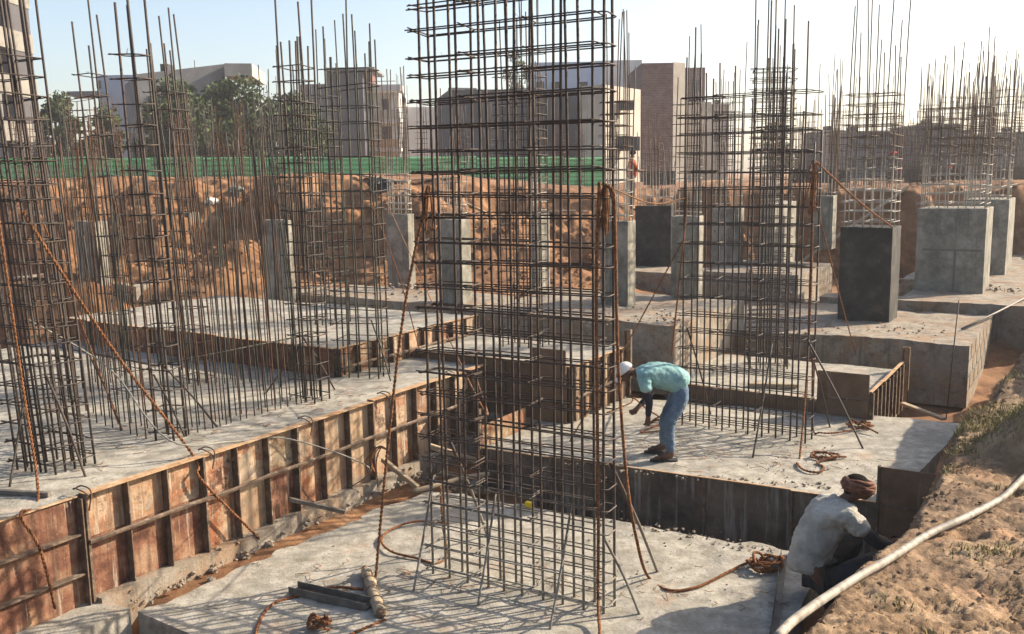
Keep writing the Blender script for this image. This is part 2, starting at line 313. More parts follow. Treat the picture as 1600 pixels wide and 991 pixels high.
def ground_h(x, y):
    f = floor_h(x, y)
    # cut bank and spoil round the back and the left of the pit
    e = np.minimum(y - 4.5 * sstep(2., 6., x) - (24.6 + .9 * vnoise(x * .22, 0 * x, 41) * 2) - .12 * np.maximum(-x - 6, 0), 60)
    e = np.maximum(e + 1.2 * fbm(x * .45, y * .45, 4, 43), -(x + 15.5) + .9 * fbm(x * .5, y * .5, 4, 45) - .0 * y)
    rt = sstep(4.5, 7.5, x); lumps = fbm(x * .55, y * .55, 6, 47, .58) * (1 - .6 * rt)
    top = 3.38 + .72 * sstep(5, -5, x) + .28 * fbm(x * .3, y * .3, 4, 49) * sstep(90, 40, y)
    f = f + (top - f) * np.clip(sstep(-.2, 5.6 - 4.6 * rt, e + .9 * lumps), 0, 1) + .16 * lumps * sstep(-.6, .6, e) * sstep(6., 2.5, e)
    # fine rubble on the slope
    f = f + .2 * (np.abs(fbm(x * 2.6 + y, y * 2.6, 3, 51, .6)) + .45 * np.abs(fbm(x * 7, y * 7, 2, 55))) * sstep(-.4, .4, e) * sstep(6.5, 3., e)
    for hx, hy, r, hh in ((-6.4, 22.4, 3.0, 1.5), (-10.5, 21.8, 3.0, 1.4), (-1.0, 25.2, 3.4, .9), (-3.2, 27, 3, 1.0)):
        q = np.hypot(x - hx, (y - hy) * 1.1) / r + .25 * lumps; f = f + hh * np.clip(1 - q, 0, 1) ** 1.1
    ins, ramp, d = bank_h(x, y)
    return f + (np.maximum(ins, f) - f) * ramp - .1 * sstep(-.2, .5, d)
def big_grid(name, X, Y, Z, m, kind):
    a, b = X.shape; me = bpy.data.meshes.new(name); n = a * b
    co = np.stack([X, Y, Z], -1).reshape(-1).astype(np.float32)
    idx = np.arange(n).reshape(a, b)
    q = np.stack([idx[:-1, :-1], idx[:-1, 1:], idx[1:, 1:], idx[1:, :-1]], -1).reshape(-1).astype(np.int32)
    nf = (a - 1) * (b - 1)
    me.vertices.add(n); me.vertices.foreach_set('co', co); me.loops.add(nf * 4); me.loops.foreach_set('vertex_index', q)
    me.polygons.add(nf); me.polygons.foreach_set('loop_start', np.arange(nf, dtype=np.int32) * 4)
    me.polygons.foreach_set('use_smooth', np.ones(nf, bool)); me.update(calc_edges=True); me.validate()
    me.materials.append(m); o = bpy.data.objects.new(name, me); C.objects.link(o); o['kind'] = kind; return o
xs = np.arange(-24, 22, .075); ys = np.concatenate([np.arange(1, 19, .12), np.arange(19, 32, .06), np.arange(32, 60, .4)])
X, Y = np.meshgrid(xs, ys); big_grid('pit_ground', X, Y, ground_h(X, Y), M_heap, 'structure')
# near bank: rows get finer towards the camera
yr = 1.9 * 1.0042 ** np.arange(520); tx = np.linspace(.0, 1.2, 460)
Yb = np.repeat(yr[:, None], len(tx), 1); Xb = tx[None, :] * Yb + .0
ins, ramp, dd = bank_h(Xb, Yb)
def track(x, y, p, q, wdt, pitch, depth, skew):
    d = np.array(q) - np.array(p); L = np.hypot(*d); d = d / L
    s = (x - p[0]) * d[0] + (y - p[1]) * d[1]; t = -(x - p[0]) * d[1] + (y - p[1]) * d[0]
    m = sstep(wdt, wdt * .8, np.abs(t)) * sstep(0, .15, s) * sstep(L, L - .15, s)
    lug = .5 + .5 * np.sin(2 * math.pi * (s + skew * np.abs(t)) / pitch)
    return -m * depth * (.5 + lug * .9)
tr = track(Xb, Yb, at(1390, 985, 1.8)[:2], at(1640, 905, 1.8)[:2], .1, .058, .02, .6) + track(Xb, Yb, at(1400, 905, 1.75)[:2], at(1560, 925, 1.75)[:2], .07, .05, .012, .5) \
   + track(Xb, Yb, at(1480, 1000, 1.85)[:2], at(1640, 960, 1.85)[:2], .09, .06, .016, -.6)
foot = sum(-.03 * np.exp(-(((Xb - at(u, v, 1.7)[0]) / .11) ** 2 + ((Yb - at(u, v, 1.7)[1]) / .2) ** 2)) for u, v in ((1400, 870), (1470, 940), (1375, 945), (1520, 800), (1560, 850), (1480, 870), (1430, 985), (1540, 720), (1590, 700), (1570, 930)))
fl = floor_h(Xb, Yb)
Zb = fl - .3 + (ins + tr + foot - fl + .3) * ramp
big_grid('earth_bank', Xb, Yb, Zb, M_bank, 'structure')
def bank_z(x, y):
    i, r, d = bank_h(np.array([x]), np.array([y])); return float(i[0])
def bank_full(x, y):
    x, y = np.array([x]), np.array([y]); i, r, d = bank_h(x, y); f = floor_h(x, y); return float((f - .3 + (i - f + .3) * r)[0])
# far ground out to the horizon
xs = np.concatenate([np.linspace(-300, -70, 12), np.linspace(-60, 60, 40), np.linspace(70, 300, 12)]); ys = np.concatenate([np.arange(33, 110, 3.), np.array([130, 180, 300, 420])])
X, Y = np.meshgrid(xs, ys); big_grid('far_ground', X, Y, 3.3 + .7 * sstep(6, -6, X) * sstep(80, 50, Y) + .12 * fbm(X * .12, Y * .12, 3, 61), M_soil, 'structure')
for x0, x1, nm in ((-300, -23.9, 'side_ground'), (21.9, 300, 'side_ground')):
    X, Y = np.meshgrid(np.linspace(x0, x1, 10), np.linspace(-20, 36, 10)); big_grid(nm, X, Y, 3.35 + .7 * (X < 0), M_soil, 'structure')
# pale air between here and the far houses
hm = bpy.data.materials.new('hazy_air'); hm.use_nodes = True; ht = hm.node_tree; ht.nodes.remove(ht.nodes['Principled BSDF'])
pv = ht.nodes.new('ShaderNodeVolumePrincipled'); pv.inputs['Color'].default_value = (.93, .95, 1, 1); pv.inputs['Density'].default_value = HAZE; pv.inputs['Anisotropy'].default_value = .35
ht.links.new(pv.outputs[0], ht.nodes['Material Output'].inputs['Volume'])
MB().box((-330, -60, -3), (660, 0, 0), (0, 500, 0), (0, 0, 31)).build('haze', hm)['kind'] = 'stuff'
# ================================================================== CONCRETE FOOTINGS
def slab(name, label, P4, zt, zb, m, group=None, amp=.012, res=.14, cat='concrete footing', seed=0, edge=.0):
    P = [np.array(p[:2], float) for p in P4]               # FL, FR, BR, BL
    n1 = max(2, int(np.linalg.norm(P[1] - P[0]) / res)); n2 = max(2, int(np.linalg.norm(P[2] - P[1]) / res))
    s, t = np.meshgrid(np.linspace(0, 1, n1 + 1), np.linspace(0, 1, n2 + 1))
    xy = (P[0][None, None] * ((1 - s) * (1 - t))[..., None] + P[1] * (s * (1 - t))[..., None] + P[2] * (s * t)[..., None] + P[3] * ((1 - s) * t)[..., None])
    X, Y = xy[..., 0], xy[..., 1]
    if edge:
        rim = np.minimum(s * n1, (1 - t) * n2 + 1.5 * (1 - s)); k = edge * sstep(3.5, 0, rim) * sstep(0, .06, t); X = X + k * fbm(X * 3, Y * 3, 3, 71 + seed); Y = Y + k * fbm(X * 3, Y * 3, 3, 77 + seed)
    Z = zt + amp * (2 * fbm(X * .9, Y * .9, 3, 81 + seed) + fbm(X * 5, Y * 5, 3, 83 + seed))
    mb = MB(); mb.grid(np.stack([X, Y, Z], -1))
    b = lambda r: [(x, y, zb) for x, y, _ in r]
    top = np.stack([X, Y, Z], -1)
    for row, fl in ((top[0], True), (top[:, -1], True), (top[-1][::-1], True), (top[:, 0][::-1], True)):
        mb.grid(np.array([row, b(row)]), smooth=False, flip=not fl) if False else mb.grid(np.array([b(row), row]), smooth=False)
    o = mb.build(name, m, None, (P[0][0], P[0][1], zb)); return tag(o, label, cat, group)
def rect(px, z, uL, uR):
    p = at(*px, z); l = run_to_u(p, -UB, uL); r = run_to_u(p, UA, uR)
    return [p - UB * l, p, p + UA * r, p - UB * l + UA * r]
Z2, Z3, Z4, Z5, Z6, Z7, Z8 = 1.13, .42, 1.55, 1.25, .64, 1.0, 1.52
# S1 foreground slab
p0, p1 = at(205, 953, 0), at(655, 764, 0)
S1 = [p0, p0 + UB * 6.6 + UA * 0, np.array([5.2, 9.0, 0]), p1]
p0 = p0 + UB * .1; S1 = [p0, p0 + UB * 5.6 - UA * .35, at(1290, 870, 0), at(660, 762, 0) + UB * .12]
slab('foreground_slab', 'large pale concrete slab in the foreground carrying the big wall cage', S1, 0., -.6, M_slab, amp=.014, res=.07, seed=1, edge=.14)
# S2 left slab
brp = at(755, 570, Z2)
S2 = [brp - UA * 9.2 - UB * 8.5, brp - UA * 9.2, brp, brp - UB * 8.5]
slab('concrete_raft', 'grey raft on the left full of starter bars, behind the rusty formwork', S2, Z2, -.1, M_slab, amp=.012, res=.12, seed=2)
S3 = [at(754, 700, Z3), at(1385, 788, Z3), at(1512, 661, Z3), at(754, 700, Z3) + UA * 3.4]
slab('concrete_footing', 'pale footing on which the man in the mint shirt stands', S3, Z3, -.05, M_slab, amp=.014, res=.09, seed=3)
S4 = rect((524, 546), Z4, 98, 742)
slab('concrete_footing', 'long pale footing behind the left raft, its dark form in front', S4, Z4, .5, M_slab, seed=4)
q = at(893, 574, Z5); S5 = [q - UB * 2.9, q, q + UA * 1.85, q - UB * 2.9 + UA * 1.85]
slab('concrete_footing', 'pale low footing behind the big wall cage with a brown board at its front', S5, Z5, .3, M_slab, seed=5)
q = at(1356, 632, Z6); r6 = run_to_u(q, UA, 1409); l6 = run_to_u(q, -UB, 1040)
S6 = [q - UB * l6, q, q + UA * r6, q - UB * l6 + UA * r6]
slab('concrete_footing', 'pale footing behind the right cage with ribbed form on its sunny side', S6, Z6, -.1, M_slab, seed=6)
S7 = rect((1515, 541), Z7, 1082, 1556)
slab('concrete_footing', 'massive dirty footing under the black pier, blocks along its sunlit side', S7, Z7, -.1, M_foot, amp=.03, res=.1, seed=7); foot7 = bpy.data.objects[-1] if False else [o for o in C.objects if o.name.startswith('concrete_footing')][-1]
mb = MB(); f7 = np.array([*S7[1][:2], 0]) + UB * .002; L7 = np.linalg.norm((S7[2] - S7[1])[:2])
for z in (.18, .45, .72): mb.box(f7 + np.array([0, 0, z]), UA * L7, UB * .004, (0, 0, .022))
for r_i, z in enumerate((.2, .472, .742)):
    for k in range(6):
        x_ = .3 + k * .62 + .3 * (r_i % 2)
        if x_ < L7 - .05: mb.box(f7 + UA * x_ + np.array([0, 0, z]), UA * .022, UB * .0045, (0, 0, .246))
ORI[foot7.name] = tuple(foot7.location); mb.build('block_joints', M_floor_joint, foot7)
q = S7[2] - UB * .45; S7b = [q - UB * 3.2 + UA * -.1, q + UA * -.1, q + UA * .7, q - UB * 3.2 + UA * .7]
slab('concrete_ledge', 'low concrete ledge along the back of the footing under the black pier', S7b, Z7 + .14, Z7 - .3, M_foot, seed=8, cat='concrete ledge')
S8 = rect((1053, 508), Z8, 728, 1163)
slab('concrete_footing', 'broad stained footing across the middle carrying the row of slim grey piers', S8, Z8, .3, M_foot, amp=.03, res=.1, seed=9)
zb9 = 1.0; p = at(1246, 474, zb9); z9 = above(p, 431); l9 = run_to_u(p, -UB, 1088); r9 = run_to_u(p, UA, 1300)
S9 = [p - UB * l9, p, p + UA * r9, p - UB * l9 + UA * r9]
slab('concrete_footing', 'shaded low footing under the dark wide pier', rect((1075, 428), 1.3, 950, 1110), 1.3, .3, M_foot, amp=.02, seed=17)
slab('concrete_footing', 'raised beige footing behind the right cage, its sunlit side showing left of the black pier', S9, z9, .4, M_foot, seed=10)
S10 = rect((1660, 482), 1.2, 1402, 1760)
slab('concrete_footing', 'wide footing at the right under the pier with a cross shaped mortar joint', S10, 1.2, -.1, M_foot, amp=.02, seed=11)
S11 = rect((1690, 447), 1.2, 1408, 1780)
slab('concrete_footing', 'farthest low footing at the right edge under the rear pale pier', S11, 1.2, .3, M_foot, amp=.02, seed=12)
S12 = rect((212, 447), 1.75, 20, 262)
slab('concrete_footing', 'low beige footing at far left with one slim pier on top', S12, 1.75, .9, M_foot, amp=.02, seed=13)
q = at(716, 487, 1.5)
S13 = rect((722, 482), 1.48, 380, 800)
S13 = [p_ + UA * .12 for p_ in S13]
slab('concrete_footing', 'flat dusty footing behind the long pale one, ending at the orange soil', S13, 1.5, .9, M_foot, amp=.02, seed=14)
# ledge of leaked concrete along the rusty formwork
base = [at(u, v, -.02) for u, v in ((100, 950), (200, 905), (300, 872), (440, 815), (580, 766), (690, 728))]
d0 = base[0] + (brp - UA * 9.2 - base[0]) * 0
A0 = np.array([*(brp - UA * 9.2)[:2], 0]); 
slab('leaked_concrete', 'rough strip of leaked concrete at the foot of the rusty formwork', [A0 + UB * .02 + UA * 2.4, A0 + UB * .17 + UA * 2.4, np.array([*brp[:2], 0]) + UB * .16, np.array([*brp[:2], 0]) + UB * .02], .09, -.3, M_foot, amp=.022, res=.05, seed=15, edge=.05, cat='concrete strip')
q = at(202, 958, .02)
slab('concrete_block', 'small pale concrete block in the bottom left corner', [q - UA * .9 - UB * .75, q - UA * .9 + UB * .02, q + UB * .02, q - UB * .6 + UA * .02], .06, -.5, M_slab, amp=.02, res=.06, seed=16, cat='concrete block')
# rubble, counted by nobody
mb = MB(); rr = random.Random(4)
def scatter(n, p, q, w_, z, r0, r1):
    for k in range(n):
        t = rr.random(); o = rr.gauss(0, w_); d = np.array(q) - np.array(p); nrm = np.array([-d[1], d[0], 0]) / np.linalg.norm(d[:2])
        c = np.array(p) + d * t + nrm * o; r = r0 + (r1 - r0) * rr.random() ** 3; mb.rock((c[0], c[1], z + r * .3), r, rr.random())
scatter(150, at(960, 738, Z3) + UA * .08, at(1290, 770, Z3) + UA * .2, .05, Z3, .005, .024)
scatter(90, at(880, 725, Z3) + UA * .05, at(980, 728, Z3) + UA * .05, .05, Z3, .005, .022)
scatter(160, at(960, 812, 0), at(1210, 862, 0), .07, 0, .004, .022)
scatter(260, A0 + UB * .2 + UA * 2.6, brp * np.array([1, 1, 0]) + UB * .2, .08, -.04, .006, .04)
scatter(160, A0 + UB * .1 + UA * 2.6, brp * np.array([1, 1, 0]) + UB * .1, .05, .07, .006, .03)
scatter(160, at(150, 930, -.05), at(420, 838, -.05), .16, -.1, .008, .06)
scatter(120, at(660, 755, 0), at(760, 750, 0), .25, -.05, .01, .06)
scatter(260, at(1100, 505, Z7), at(1480, 525, Z7), .5, Z7, .005, .03)
scatter(200, at(900, 495, Z8), at(1050, 490, Z8), .5, Z8, .006, .03)
scatter(150, at(1420, 445, 1.2), at(1600, 455, 1.2), .3, 1.2, .01, .05)
scatter(220, at(1350, 715, Z3), at(1180, 735, Z3), .5, Z3, .003, .012)
scatter(300, at(500, 880, 0), at(1150, 900, 0), .8, 0, .003, .013)
scatter(150, at(600, 445, 1.5), at(720, 460, 1.5), .5, 1.5, .01, .05)
tag(mb.build('concrete_rubble', M_foot), kind='stuff'); 
mb = MB()
for k in range(1500):
    u = rr.uniform(60, 960); v = rr.uniform(300, 440); y = rr.uniform(21, 28); p = atY(u, v, y); z = float(ground_h(np.array([p[0]]), np.array([p[1]]))[0])
    if p[0] < 3: r = .02 + .1 * rr.random() ** 4; mb.rock((p[0], p[1], z + r * .25), r, rr.random())
tag(mb.build('soil_clods', M_heap), kind='stuff')
mb = MB()
for k in range(3600):
    y = 2.8 + 8 * rr.random() ** 1.4; x = rr.uniform(.3, 1.05) * y
    if fbm(np.array([x * .9]), np.array([y * .9]), 2, 99)[0] < rr.uniform(-.35, .25): continue
    zz, rmp, d = bank_h(np.array([x]), np.array([y]))
    if d[0] > .0: r = .004 + .024 * rr.random() ** 4; mb.rock((x, y, bank_full(x, y) + r * .1), r, rr.random(), .6)
for k in range(900):          # crumbled edge
    i = rr.randrange(2, 11); a_, b_ = crest[i], crest[min(i + 1, 11)]; t = rr.random(); x, y = a_[0] + (b_[0] - a_[0]) * t + rr.gauss(0, .12), a_[1] + (b_[1] - a_[1]) * t + rr.gauss(0, .08)
    zz, rmp, d = bank_h(np.array([x]), np.array([y]))
    if d[0] > -.2 and rmp[0] > .45: r = (.005 + .03 * rr.random() ** 4) * min(1.2, (y / 9) ** 1.3); mb.rock((x, y, bank_full(x, y) + r * .1), r, rr.random(), .7)
tag(mb.build('bank_clods', M_bank), kind='stuff')
mb = MB()                      # bent scraps of tie wire on the slabs
for n_, p_, q_, z_, sp in ((70, (420, 900), (1150, 930), 0, .5), (60, (960, 690), (1300, 730), Z3, .5), (60, (60, 740), (600, 610), Z2, .4), (40, (300, 500), (600, 510), Z4, .8)):
    for k in range(n_):
        t = rr.random(); c = at(*p_, z_) * (1 - t) + at(*q_, z_) * t + np.array([rr.gauss(0, sp), rr.gauss(0, sp * .6), .012]); a_ = rr.uniform(0, 6.28); l = rr.uniform(.03, .14)
        mb.tube([c, c + l * np.array([math.cos(a_), math.sin(a_), .1]), c + 1.7 * l * np.array([math.cos(a_ + .7), math.sin(a_ + .7), 0])], .003, 4)
tag(mb.build('wire_scraps', M_wire), kind='stuff')
# ================================================================== FORMWORK
def formwork(label, a, b, zt, zb, nrm, pm, spacing=.49, ribd=.085, rails=(.42,), lip=.06, every=3, ribw=.012, flange=.0, railr=.022, group=None, first=0., name='formwork', split=None):
    a = np.array([a[0], a[1], 0.]); b = np.array([b[0], b[1], 0.]); d = b - a; L = np.linalg.norm(d); d /= L; n = np.array([*nrm[:2], 0.])
    up = np.array([0, 0, 1.])
    root = thing(name, (*(a)[:2], zb), label, 'formwork', group)
    n_p = max(1, round(L / (spacing * every))); pl = L / n_p
    for i in range(n_p):
        hz = random.uniform(-.012, .012); g = .004
        p0 = a + d * (i * pl + g) + n * .004 + up * zb
        if split:
            hs = (zt - zb) * (1 - rails[0])
            for q in range(every):
                f_ = (i * every + q) / (n_p * every); lowm = (M_panelred if f_ < .4 and random.random() < .4 else random.choice((M_panel, M_panelmid, M_panel))); upm = random.choice((M_panel, M_panelmid, M_panel))
                MB().box(p0 + d * (pl * q / every), d * (pl / every - 2 * g), n * .006, up * hs).build('panel', lowm, root); MB().box(p0 + up * (hs + .004) + d * (pl * q / every), d * (pl / every - 2 * g), n * .006, up * (zt - zb + hz - hs - .004)).build('panel', upm, root)
        else: MB().box(p0, d * (pl - 2 * g), n * .006, up * (zt - zb + hz - .0)).build('panel', pm, root)
        if lip: MB().box(p0 + up * (zt - zb + hz + .002), d * (pl - 2 * g), n * lip, up * .01).build('flange', M_lip, root)
        for k in range(every + 1):
            if k == every and i < n_p - 1: continue
            s = i * pl + pl * k / every; th = ribw * (2.2 if k == 0 else 1)
            if s + th > L: s = L - th
            r_ = MB().box(a + d * s + n * .012 + up * (zb + .01), d * th, n * (ribd - .012), up * (zt - zb + hz - .015))
            if flange: r_.box(a + d * (s - flange / 2) + n * (ribd + .001) + up * (zb + .012), d * flange, n * .008, up * (zt - zb + hz - .02))
            r_.build('rib', M_rib, root)
    for fr in rails:
        z = zt - (zt - zb) * fr; pts = [a + d * (L * t) + n * (ribd + railr * .8) + up * (z + random.uniform(-.012, .012)) for t in np.linspace(0, 1, max(4, int(L / .5)))]
        MB().tube(pts, railr, 5, smooth=False).build('rail', M_rib, root)
    return root
# rusty run along the left raft: from the corner at the back to beyond the frame
e = at(107, 769, Z2); e2 = brp - UA * np.dot(brp - e, UA)
fw = formwork('long row of rusty orange steel forms with dark ribs along the left raft', e2 + UB * .005, brp + UB * .005, Z2 + .015, .05, UB, M_panel, spacing=.49, ribd=.105, lip=.11, split=M_panelmid)
for t in (0.02, 1.47, 2.94, 4.4, 5.87):      # bent wire clamps along the top joints
    q = e2 + UA * t; q[2] = Z2 + .02; mb = MB()
    mb.tube(smoothcurve([q + UB * .13 + np.array([0, 0, -.16]), q + UB * .14 + UA * .03 + np.array([0, 0, .02]), q + UB * .05 + np.array([0, 0, .07]), q - UB * .04 - UA * .03 + np.array([0, 0, .03]), q + UB * .03 - UA * .06 + np.array([0, 0, .06]), q + UB * .12 - UA * .03 + np.array([0, 0, .03]), q + UB * .13 + UA * .04 + np.array([0, 0, -.05])], 5), .008, 5); mb.build('clamp', M_rib, fw)
formwork('red brown form panel with two rails at the far left edge', e2 - UA * 1.35 + UB * .02, e2 - UA * .03 + UB * .02, Z2 - .005, .0, UB, M_panelred, spacing=1.33, every=1, ribd=.1, rails=(), lip=.035)
for fr in (.34, .66):
    pass
a_ = e2 - UA * 1.35 + UB * .03; root_ = bpy.data.objects['formwork.001'] if 'formwork.001' in bpy.data.objects else None
for z in (.76, .37):
    MB().box(np.array([*a_[:2], z]), UA * 1.3, UB * .07, (0, 0, .02)).build('rail', M_rib, root_)
mbx = MB().box(np.array([*(e2 + UB * .03)[:2], .02]) - UA * .04, UA * .02, UB * .07, (0, 0, 1.06))
# footing behind: dark front and orange side
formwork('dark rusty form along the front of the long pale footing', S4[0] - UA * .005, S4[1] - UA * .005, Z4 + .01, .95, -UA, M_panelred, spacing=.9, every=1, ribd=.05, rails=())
formwork('orange form with black ribs on the sunlit end of the long pale footing', S4[1] + UB * .005, S4[2] + UB * .005, Z4 + .01, 1.0, UB, M_panel, spacing=.42, ribd=.09, rails=(.5,), lip=.05)
# man's footing: front
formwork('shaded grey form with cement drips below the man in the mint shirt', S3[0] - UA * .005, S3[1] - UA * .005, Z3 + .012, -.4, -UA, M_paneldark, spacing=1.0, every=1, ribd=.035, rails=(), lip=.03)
p = at(752, 657, Z3 + .27); d_ = at(806, 637, Z3 + .27) - p
bb = MB().box(np.array([*S3[0][:2], Z3 - .0]) + UB * .0 - UA * .02, UA * 1.1, UB * .02, (0, 0, .3)); bb.build('x', M_panelmid) if False else None
r = thing('formwork_board', (*S3[0][:2], Z3), 'cream board standing above the left end of the footing where the man works', 'formwork')
MB().box(np.array([*S3[0][:2], Z3 - .35]) - UA * .02 - UB * .03, UA * 1.15, UB * .02, (0, 0, .65)).build('panel', M_panelmid, r)
MB().box(np.array([*S3[0][:2], 0.02]) - UA * .07 - UB * .04, UA * .05, UB * .05, (0, 0, .95)).build('post', M_rib, r)
p = at(1374, 786, Z3)
r = thing('formwork_board', (p[0], p[1], .1), 'brown form panel higher than the slab edge, just beyond the squatting man', 'formwork')
MB().box(np.array([p[0], p[1], .1]) - UA * .06, UB * .95, UA * .02, (0, 0, Z3 + .33)).build('panel', M_panelbrown, r)
MB().box(np.array([p[0], p[1], .1]) - UA * .08 - UB * .02, UB * .025, UA * .06, (0, 0, Z3 + .34)).build('rib', M_rib, r)
MB().box(np.array([p[0], p[1], Z3 + .001]) - UA * .085, UB * .95, UA * .022, (0, 0, .02)).build('rail', M_rib, r)
# footing 5
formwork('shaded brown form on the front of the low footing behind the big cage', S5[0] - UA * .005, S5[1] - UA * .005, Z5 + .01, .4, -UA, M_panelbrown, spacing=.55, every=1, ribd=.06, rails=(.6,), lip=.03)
formwork('sunlit ribbed form on the right end of the low footing behind the man', S5[1] + UB * .005, S5[2] + UB * .005, Z5 + .01, Z3 + .01, UB, M_panelmid, spacing=.3, every=3, ribd=.07, rails=(.55,), lip=.045, flange=.05)
pl = at(833, 622, .7); 
r = thing('formwork_board', (S5[1][0], S5[1][1], Z3), 'dark brown board standing proud of the low footing behind the big cage', 'formwork')
o_ = np.array([*S5[1][:2], Z3]) - UA * .12
MB().box(o_ - UB * .62, UB * .6, -UA * .02, (0, 0, 1.1)).build('panel', M_panelbrown, r)
for z in (.3, .6): MB().box(o_ - UB * .62 - UA * .022 + np.array([0, 0, z]), UB * .6, -UA * .03, (0, 0, .03)).build('rail', M_rib, r)
# S6
formwork('ribbed form with seven sunlit uprights on the right side of the pale footing', S6[1] + UB * .005, S6[2] + UB * .005, Z6 + .17, .0, UB, M_panelmid, spacing=.33, every=3, ribd=.07, rails=(), lip=.05, flange=.05)
r = thing('formwork_board', (S6[1][0], S6[1][1], Z3), 'plain brown board on the front right corner of the pale footing', 'formwork')
o_ = np.array([*S6[1][:2], Z3 + .01]) - UA * .03
MB().box(o_ - UB * .72, UB * .74, -UA * .025, (0, 0, .66)).build('panel', M_panelbrown, r)
MB().box(o_ - UB * .72 - UA * .026 + np.array([0, 0, .26]), UB * .74, -UA * .02, (0, 0, .02)).build('seam', M_rib, r)
formwork('low brown form seen through the bars of the right cage', S6[0] - UA * .005, np.array(S6[1]) - UB * .75 - UA * .005, Z6 - .0, Z3 - .1, -UA, M_panelbrown, spacing=.8, every=1, ribd=.04, rails=(), lip=.02)
# posts
for px, z0, z1, lab, w_ in (((1405, 600), .0, Z7 + .06, 'rusty channel post at the corner where the ribbed form meets the massive footing', .09), ((1001, 548), Z5 - .5, Z8 + .03, 'orange channel post at the back corner of the low footing, above the white cap', .09)):
    p = (S6[2] if px[0] > 1200 else S5[2]) + UB * .03 - UA * .05
    r = thing('form_post', (p[0], p[1], z0), lab, 'post')
    MB().box(np.array([p[0], p[1], z0]), UB * w_, UA * .02, (0, 0, z1 - z0)).build('web', M_lip, r)
    MB().box(np.array([p[0], p[1], z0]) + UB * w_, UB * .012, -UA * .06, (0, 0, z1 - z0)).build('flange', M_rib, r)
    MB().box(np.array([p[0], p[1], z0]) - UB * .012, UB * .012, -UA * .06, (0, 0, z1 - z0)).build('flange', M_rib, r)
# ================================================================== PIERS
PIER = {}
def pier(key, label, uL, uR, uR2, vb, vt, zb, m=M_pier, vb_at=None):
    p = at(uR, vb, zb); wd = run_to_u(p, -UB, uL); dp = min(run_to_u(p, UA, uR2), 2.2); zt = above(p, vt)
    fl = p - UB * wd; bm = bmesh.new()
    vs = [bm.verts.new(tuple(q)) for q in ([*fl[:2], zb - .3], [*p[:2], zb - .3], [*(p + UA * dp)[:2], zb - .3], [*(fl + UA * dp)[:2], zb - .3])]
    vt_ = [bm.verts.new((v.co.x, v.co.y, zt)) for v in vs]
    bm.faces.new(vs[::-1]); bm.faces.new(vt_)
    for i in range(4): bm.faces.new((vs[i], vs[(i + 1) % 4], vt_[(i + 1) % 4], vt_[i]))
    bmesh.ops.bevel(bm, geom=[e for e in bm.edges], offset=.014, segments=2, affect='EDGES', profile=.6)
    bmesh.ops.subdivide_edges(bm, edges=[e for e in bm.edges if e.calc_length() > .3], cuts=6, use_grid_fill=True)
    for v in bm.verts:
        n_ = float(vnoise(v.co.x * 6 + v.co.z * 3, v.co.y * 6 - v.co.z * 5, 91)); v.co += Vector((n_, -n_, 0)) * .008
        if v.co.z > zt - .05: v.co.z += .02 * float(vnoise(v.co.x * 9, v.co.y * 9, 92))
        v.co -= Vector((fl[0], fl[1], zb))
    me = bpy.data.meshes.new('concrete_pier'); bm.to_mesh(me); bm.free(); me.materials.append(m)
    o = bpy.data.objects.new('concrete_pier', me); C.objects.link(o); o.location = (fl[0], fl[1], zb)
    tag(o, label, 'concrete pier', 'concrete piers'); PIER[key] = (fl, wd, dp, zt, zb, o); ORI[o.name] = (fl[0], fl[1], zb); return o
pier('P1', 'broad black pier in the middle of the right side', 1308, 1389, 1402, 504, 356, Z7, M_pierdark)
P2 = pier('P2', 'wide grey pier with a T shaped mortar joint on its face', 1428, 1535, 1545, 459, 326, 1.2)
pier('P3', 'pale pier partly hidden behind the grey pier with the mortar joint', 1500, 1570, 1580, 430, 312, 1.2)
pier('P5', 'slim grey pier standing behind the left edge of the right cage', 1048, 1090, 1098, 467, 338, Z8 - .02)
pier('P6', 'slim grey pier with a bright edge, seen through the right cage', 1112, 1152, 1161, 424, 325, 1.5)
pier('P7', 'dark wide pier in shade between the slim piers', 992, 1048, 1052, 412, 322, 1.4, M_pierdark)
pier('P8', 'sunlit beige pier on the raised footing, behind the right cage', 1186, 1206, 1242, 418, 318, z9 - .02)
pier('P9', 'small grey pier far back between the right cage and the black pier', 1268, 1300, 1306, 372, 306, 2.3)
pier('P10', 'grey pier with a sunlit edge just right of the big cage', 938, 981, 993, 478, 346, Z8)
pier('P11', 'grey pier with a cream edge seen through the left of the big cage', 686, 723, 738, 473, 343, Z8)
pier('P12', 'shaded pier before the orange soil with a cement coated cage on top', 606, 640, 650, 437, 335, 1.5)
pier('P13', 'sunlit pale pier seen through the right half of the big cage', 828, 836, 860, 442, 336, 1.5)
pier('P14', 'greenish grey pier behind the bars at left centre', 415, 452, 462, 463, 344, 1.5)
pier('P15', 'small half buried pier in the orange soil on the left', 284, 302, 316, 404, 332, 1.7)
pier('P16', 'pier with a broad sunlit side on the low beige footing at far left', 124, 156, 176, 446, 346, 1.75)
pier('P17', 'narrow pier half hidden behind the leftmost cage', 40, 60, 76, 400, 330, 1.9)
fl, wd, dp, zt, zb, o = PIER['P2']
mbj = MB()
f0 = np.array([*fl[:2], 0]) - UA * .012
mbj.box(f0 + UB * .15 + np.array([0, 0, zb + .95]), UB * (wd - .2), UA * .008, (0, 0, .045)); mbj.box(f0 + UB * (wd * .56) + np.array([0, 0, zb + .05]), UB * .05, UA * .0085, (0, 0, .9))
mbj.build('mortar_joint', M_floor_joint, o)
